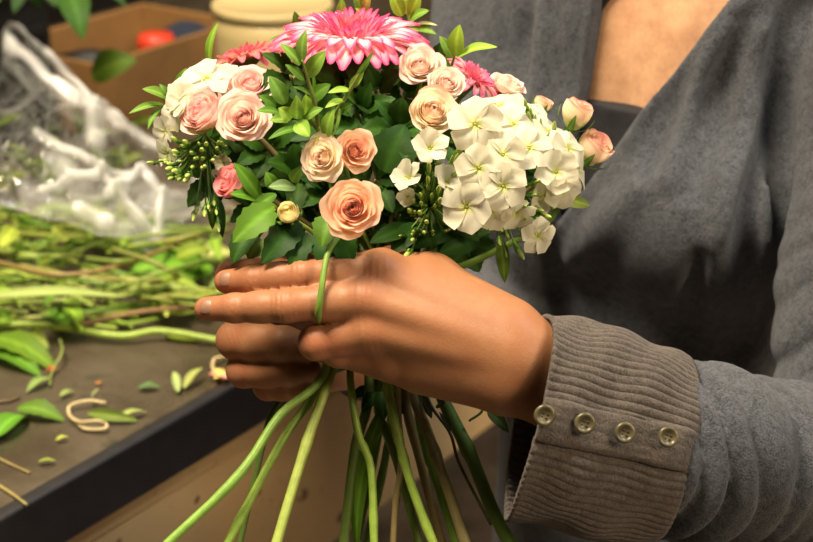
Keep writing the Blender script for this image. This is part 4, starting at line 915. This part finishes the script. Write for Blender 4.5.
lying_stem([(-5, 262), (60, 275), (130, 262), (215, 228)], .0024, (.26, .17, .06), 'thin brown twig lying over the cuttings under the cellophane', h=[.05, .055, .05, .03])
lying_stem([(80, 325), (140, 312), (205, 306)], .0026, (.25, .14, .06), 'brown twig lying behind the long bright green stem', h=[.016, .02, .016])
lying_leaf((-8, 338), (56, 366), 30, (.15, .28, .025), 'green leaf at the left edge below the long bright green stem', ha=.012, n=(0, -.3, 1), serr=1)
lying_leaf((-8, 352), (40, 372), 26, (.11, .23, .02), 'darker green leaf tucked under another at the left edge', ha=.004, n=(0, -.2, 1))
lying_leaf((50, 378), (26, 390), 12, (.26, .36, .09), 'small pale leaf on the bare worktop below the green leaves', ha=.004)
lying_leaf((18, 408), (64, 418), 22, (.13, .26, .03), 'mid green leaf lying on the worktop pointing right, left of the curled ribbon', ha=.006, n=(0, -.3, 1), serr=1)
lying_leaf((-6, 438), (28, 412), 26, (.12, .28, .03), 'shiny green leaf at the left edge above the black edge', ha=.006, n=(-.1, -.4, 1))
lying_leaf((88, 413), (138, 420), 12, (.22, .30, .05), 'folded green leaf touching the curled ribbon', ha=.004, n=(0, -.8, .6), fold=.4)
lying_leaf((118, 418), (147, 410), 9, (.36, .42, .14), 'pale leaf tip right of the curled ribbon', ha=.005)
lying_leaf((138, 388), (160, 386), 11, (.10, .20, .08), 'dull bluish green leaf scrap alone on the worktop', ha=.003)
lying_leaf((178, 392), (174, 370), 9, (.40, .48, .18), 'pale leaf of the upright pair near the knuckles, left one', ha=.003, hb=.012)
lying_leaf((184, 388), (202, 366), 10, (.38, .48, .14), 'pale leaf of the upright pair near the knuckles, right one', ha=.003, hb=.012)
lying_leaf((56, 440), (68, 436), 6, (.45, .50, .08), 'tiny yellow leaf scrap on the worktop below the curled ribbon', ha=.003)
lying_leaf((60, 396), (74, 390), 8, (.25, .35, .09), 'tiny green leaf scrap above the curled ribbon', ha=.003)
lying_leaf((92, 402), (98, 388), 8, (.42, .46, .22), 'pale upright leaf scrap behind the curled ribbon', ha=.003, hb=.014)
lying_leaf((38, 462), (56, 460), 6, (.26, .36, .06), 'thin green leaf scrap near the black edge', ha=.003)
M['ribbon'] = simple('raffia', (.55, .44, .22), .6, .15, 80, .1)
def ring(pts, r, label, name): 
    v, f, _ = tube(catmull([T(x, y, h) for x, y, h in pts], 40), r, 8); o = part(name, v, f, M['ribbon']); tag(o, label, 'ribbon')
ring([(106, 403, .004), (88, 401, .006), (70, 406, .005), (70, 416, .004), (80, 422, .006), (96, 421, .010), (106, 424, .006), (104, 429, .004), (86, 429, .003), (78, 424, .003)], .0014, 'curled pale ribbon lying on the bare worktop', 'curled_ribbon')
ring([(226, 356, .004), (214, 360, .006), (214, 371, .004), (224, 378, .004), (234, 374, .006)], .0015, 'loop of pale raffia half hidden behind the knuckles', 'raffia_loop')
def petal_heap(px, py, cols, label, name, cat, r=.008):
    c = T(px, py, .002); mb = MB(); rr = np.random.default_rng(int(px))
    for k in range(6):
        a = k*1.05; dv = A(math.cos(a), math.sin(a), .6); v, f, cc = leaf_vf(c, c+nrm(dv)*r*rr.uniform(.8, 1.2), r*.9, A(0, 0, 1), cols[k % len(cols)], .2, .2, 0, 6, 5); mb.add(v, f, cc)
    tag(mb.obj(name, M['petal']), label, cat)
petal_heap(221, 379, [(.85, .75, .2), (.85, .35, .3)], 'yellow and pink shed petals next to the knuckles', 'shed_petals', 'petals', .010)
petal_heap(173, 284, [(.85, .85, .72), (.8, .8, .62)], 'white shed blossom on the cuttings behind the finger tips', 'shed_blossom', 'blossom', .013)
petal_heap(52, 371, [(.45, .10, .04)], 'small red brown bud lying on the worktop at the left', 'fallen_bud', 'bud', .006)
petal_heap(98, 384, [(.55, .22, .06)], 'tiny orange petal crumb above the curled ribbon', 'petal_crumb', 'petals', .003)
lying_stem([(60, 340), (62, 352), (52, 372), (50, 385)], .0011, (.26, .32, .08), 'thin bent stalk leading to the red brown bud', h=[.008, .012, .004, .003])
lying_stem([(-6, 456), (10, 464), (30, 473)], .0011, (.35, .26, .10), 'upper dry straw near the lower left edge'); lying_stem([(-4, 484), (12, 494), (27, 505)], .0013, (.38, .30, .10), 'lower dry straw sticking over the black edge')
lying_stem([(-6, 402), (8, 401), (20, 397)], .0016, (.12, .07, .03), 'short dark twig at the left edge of the worktop')
# the heap itself: single cut stems and leaves
rh = np.random.default_rng(11)
gl = [(.36, .46, .06), (.26, .40, .05), (.14, .30, .03), (.46, .50, .13), (.12, .24, .025), (.32, .28, .08)]
for i in range(150):
    py = rh.uniform(205, 322); px = rh.uniform(-75, 225); lift = .055*min(1, (330-py)/60)*rh.uniform(.1, 1); a = rh.normal(0, .35); Lp = rh.uniform(50, 130)
    if py > 300: lift *= .6
    q = [(px-math.cos(a)*Lp/2, py-math.sin(a)*Lp/3), (px, py+rh.uniform(-6, 6)), (px+math.cos(a)*Lp/2, py+math.sin(a)*Lp/3)]
    q = [(x, min(max(y, 196), 330)) for x, y in q]
    if max(x for x, y in q) > 240: continue
    lying_stem(q, rh.uniform(.0011, .0028), lerp(gl[rh.integers(6)], gl[rh.integers(6)], .4), 'cut flower stem in the heap of green cuttings', 'cut stems in the heap of cuttings', h=[lift*.7+.004, lift+.005, lift*.7+.004])
for i in range(90):
    py = rh.uniform(205, 335); px = rh.uniform(-75, 225); lift = .05*min(1, (335-py)/60)*rh.uniform(0, 1)+.004; a = rh.uniform(-3.1, 3.1); Lp = rh.uniform(18, 46)
    y2 = min(max(py+math.sin(a)*Lp*.5, 196), 345)
    lying_leaf((px, py), (px+math.cos(a)*Lp, y2), Lp*rh.uniform(.25, .5), lerp(gl[rh.integers(5)], gl[rh.integers(5)], .5), 'cut leaf in the heap of green cuttings', 'cut leaves in the heap of cuttings', ha=lift, hb=lift+rh.uniform(-.003, .012), n=(rh.normal(0, .4), rh.normal(-.3, .4), 1), bend=rh.uniform(-.1, .2))
# ferny green behind the film
for i in range(55):
    px = rh.uniform(-20, 130); py = rh.uniform(105, 215); a = rh.uniform(-2.6, -.5); Lp = rh.uniform(25, 55); h0 = rh.uniform(.0, .03)
    lying_leaf((px, py), (px+math.cos(a)*Lp, py+math.sin(a)*Lp*.5), Lp*rh.uniform(.16, .36), lerp((.10, .17, .02), (.24, .32, .05), rh.uniform()), 'cut leaf lying behind the cellophane', 'cut leaves behind the cellophane', ha=h0, hb=h0+.03, n=(rh.normal(0, .3), -.7, .7), bend=.1)
# ================================================================== LIGHT
def area(name, loc, tgt, size, power, col, sy=None):
    l = bpy.data.lights.new(name, 'AREA'); l.energy = power; l.color = col; l.size = size
    if sy: l.shape = 'RECTANGLE'; l.size_y = sy
    o = bpy.data.objects.new(name, l); COL.objects.link(o); o.location = loc
    o.rotation_euler = (Vector(tgt)-Vector(loc)).to_track_quat('-Z', 'Y').to_euler(); return o
area('unseen_lamp', (-.45, .72, 2.55), (0, .95, 1.05), .5, 60, (1, .84, .63))
area('unseen_lamp', (1.05, .95, 2.75), (.28, 1.1, 1.2), .5, 17, (.90, .96, 1))
area('unseen_lamp', (2.1, -.75, 2.5), (.1, 1.2, .7), .7, 56, (1, .78, .52))  # added lamp out of view, brightens the beige boards of the bench front
area('unseen_lamp', (-.6, 1.9, 2.75), (-.35, 1.6, .9), .8, 20, (1, .82, .58))  # added lamp out of view, brightens the heap of cuttings and the cellophane
w = bpy.data.worlds.new('world'); SC.world = w; w.use_nodes = True
w.node_tree.nodes['Background'].inputs[0].default_value = (1, .85, .65, 1); w.node_tree.nodes['Background'].inputs[1].default_value = .022
vs = SC.view_settings; vs.view_transform = 'Standard'; vs.look = 'None'; vs.gamma = 1; vs.use_curve_mapping = False; vs.exposure = .08
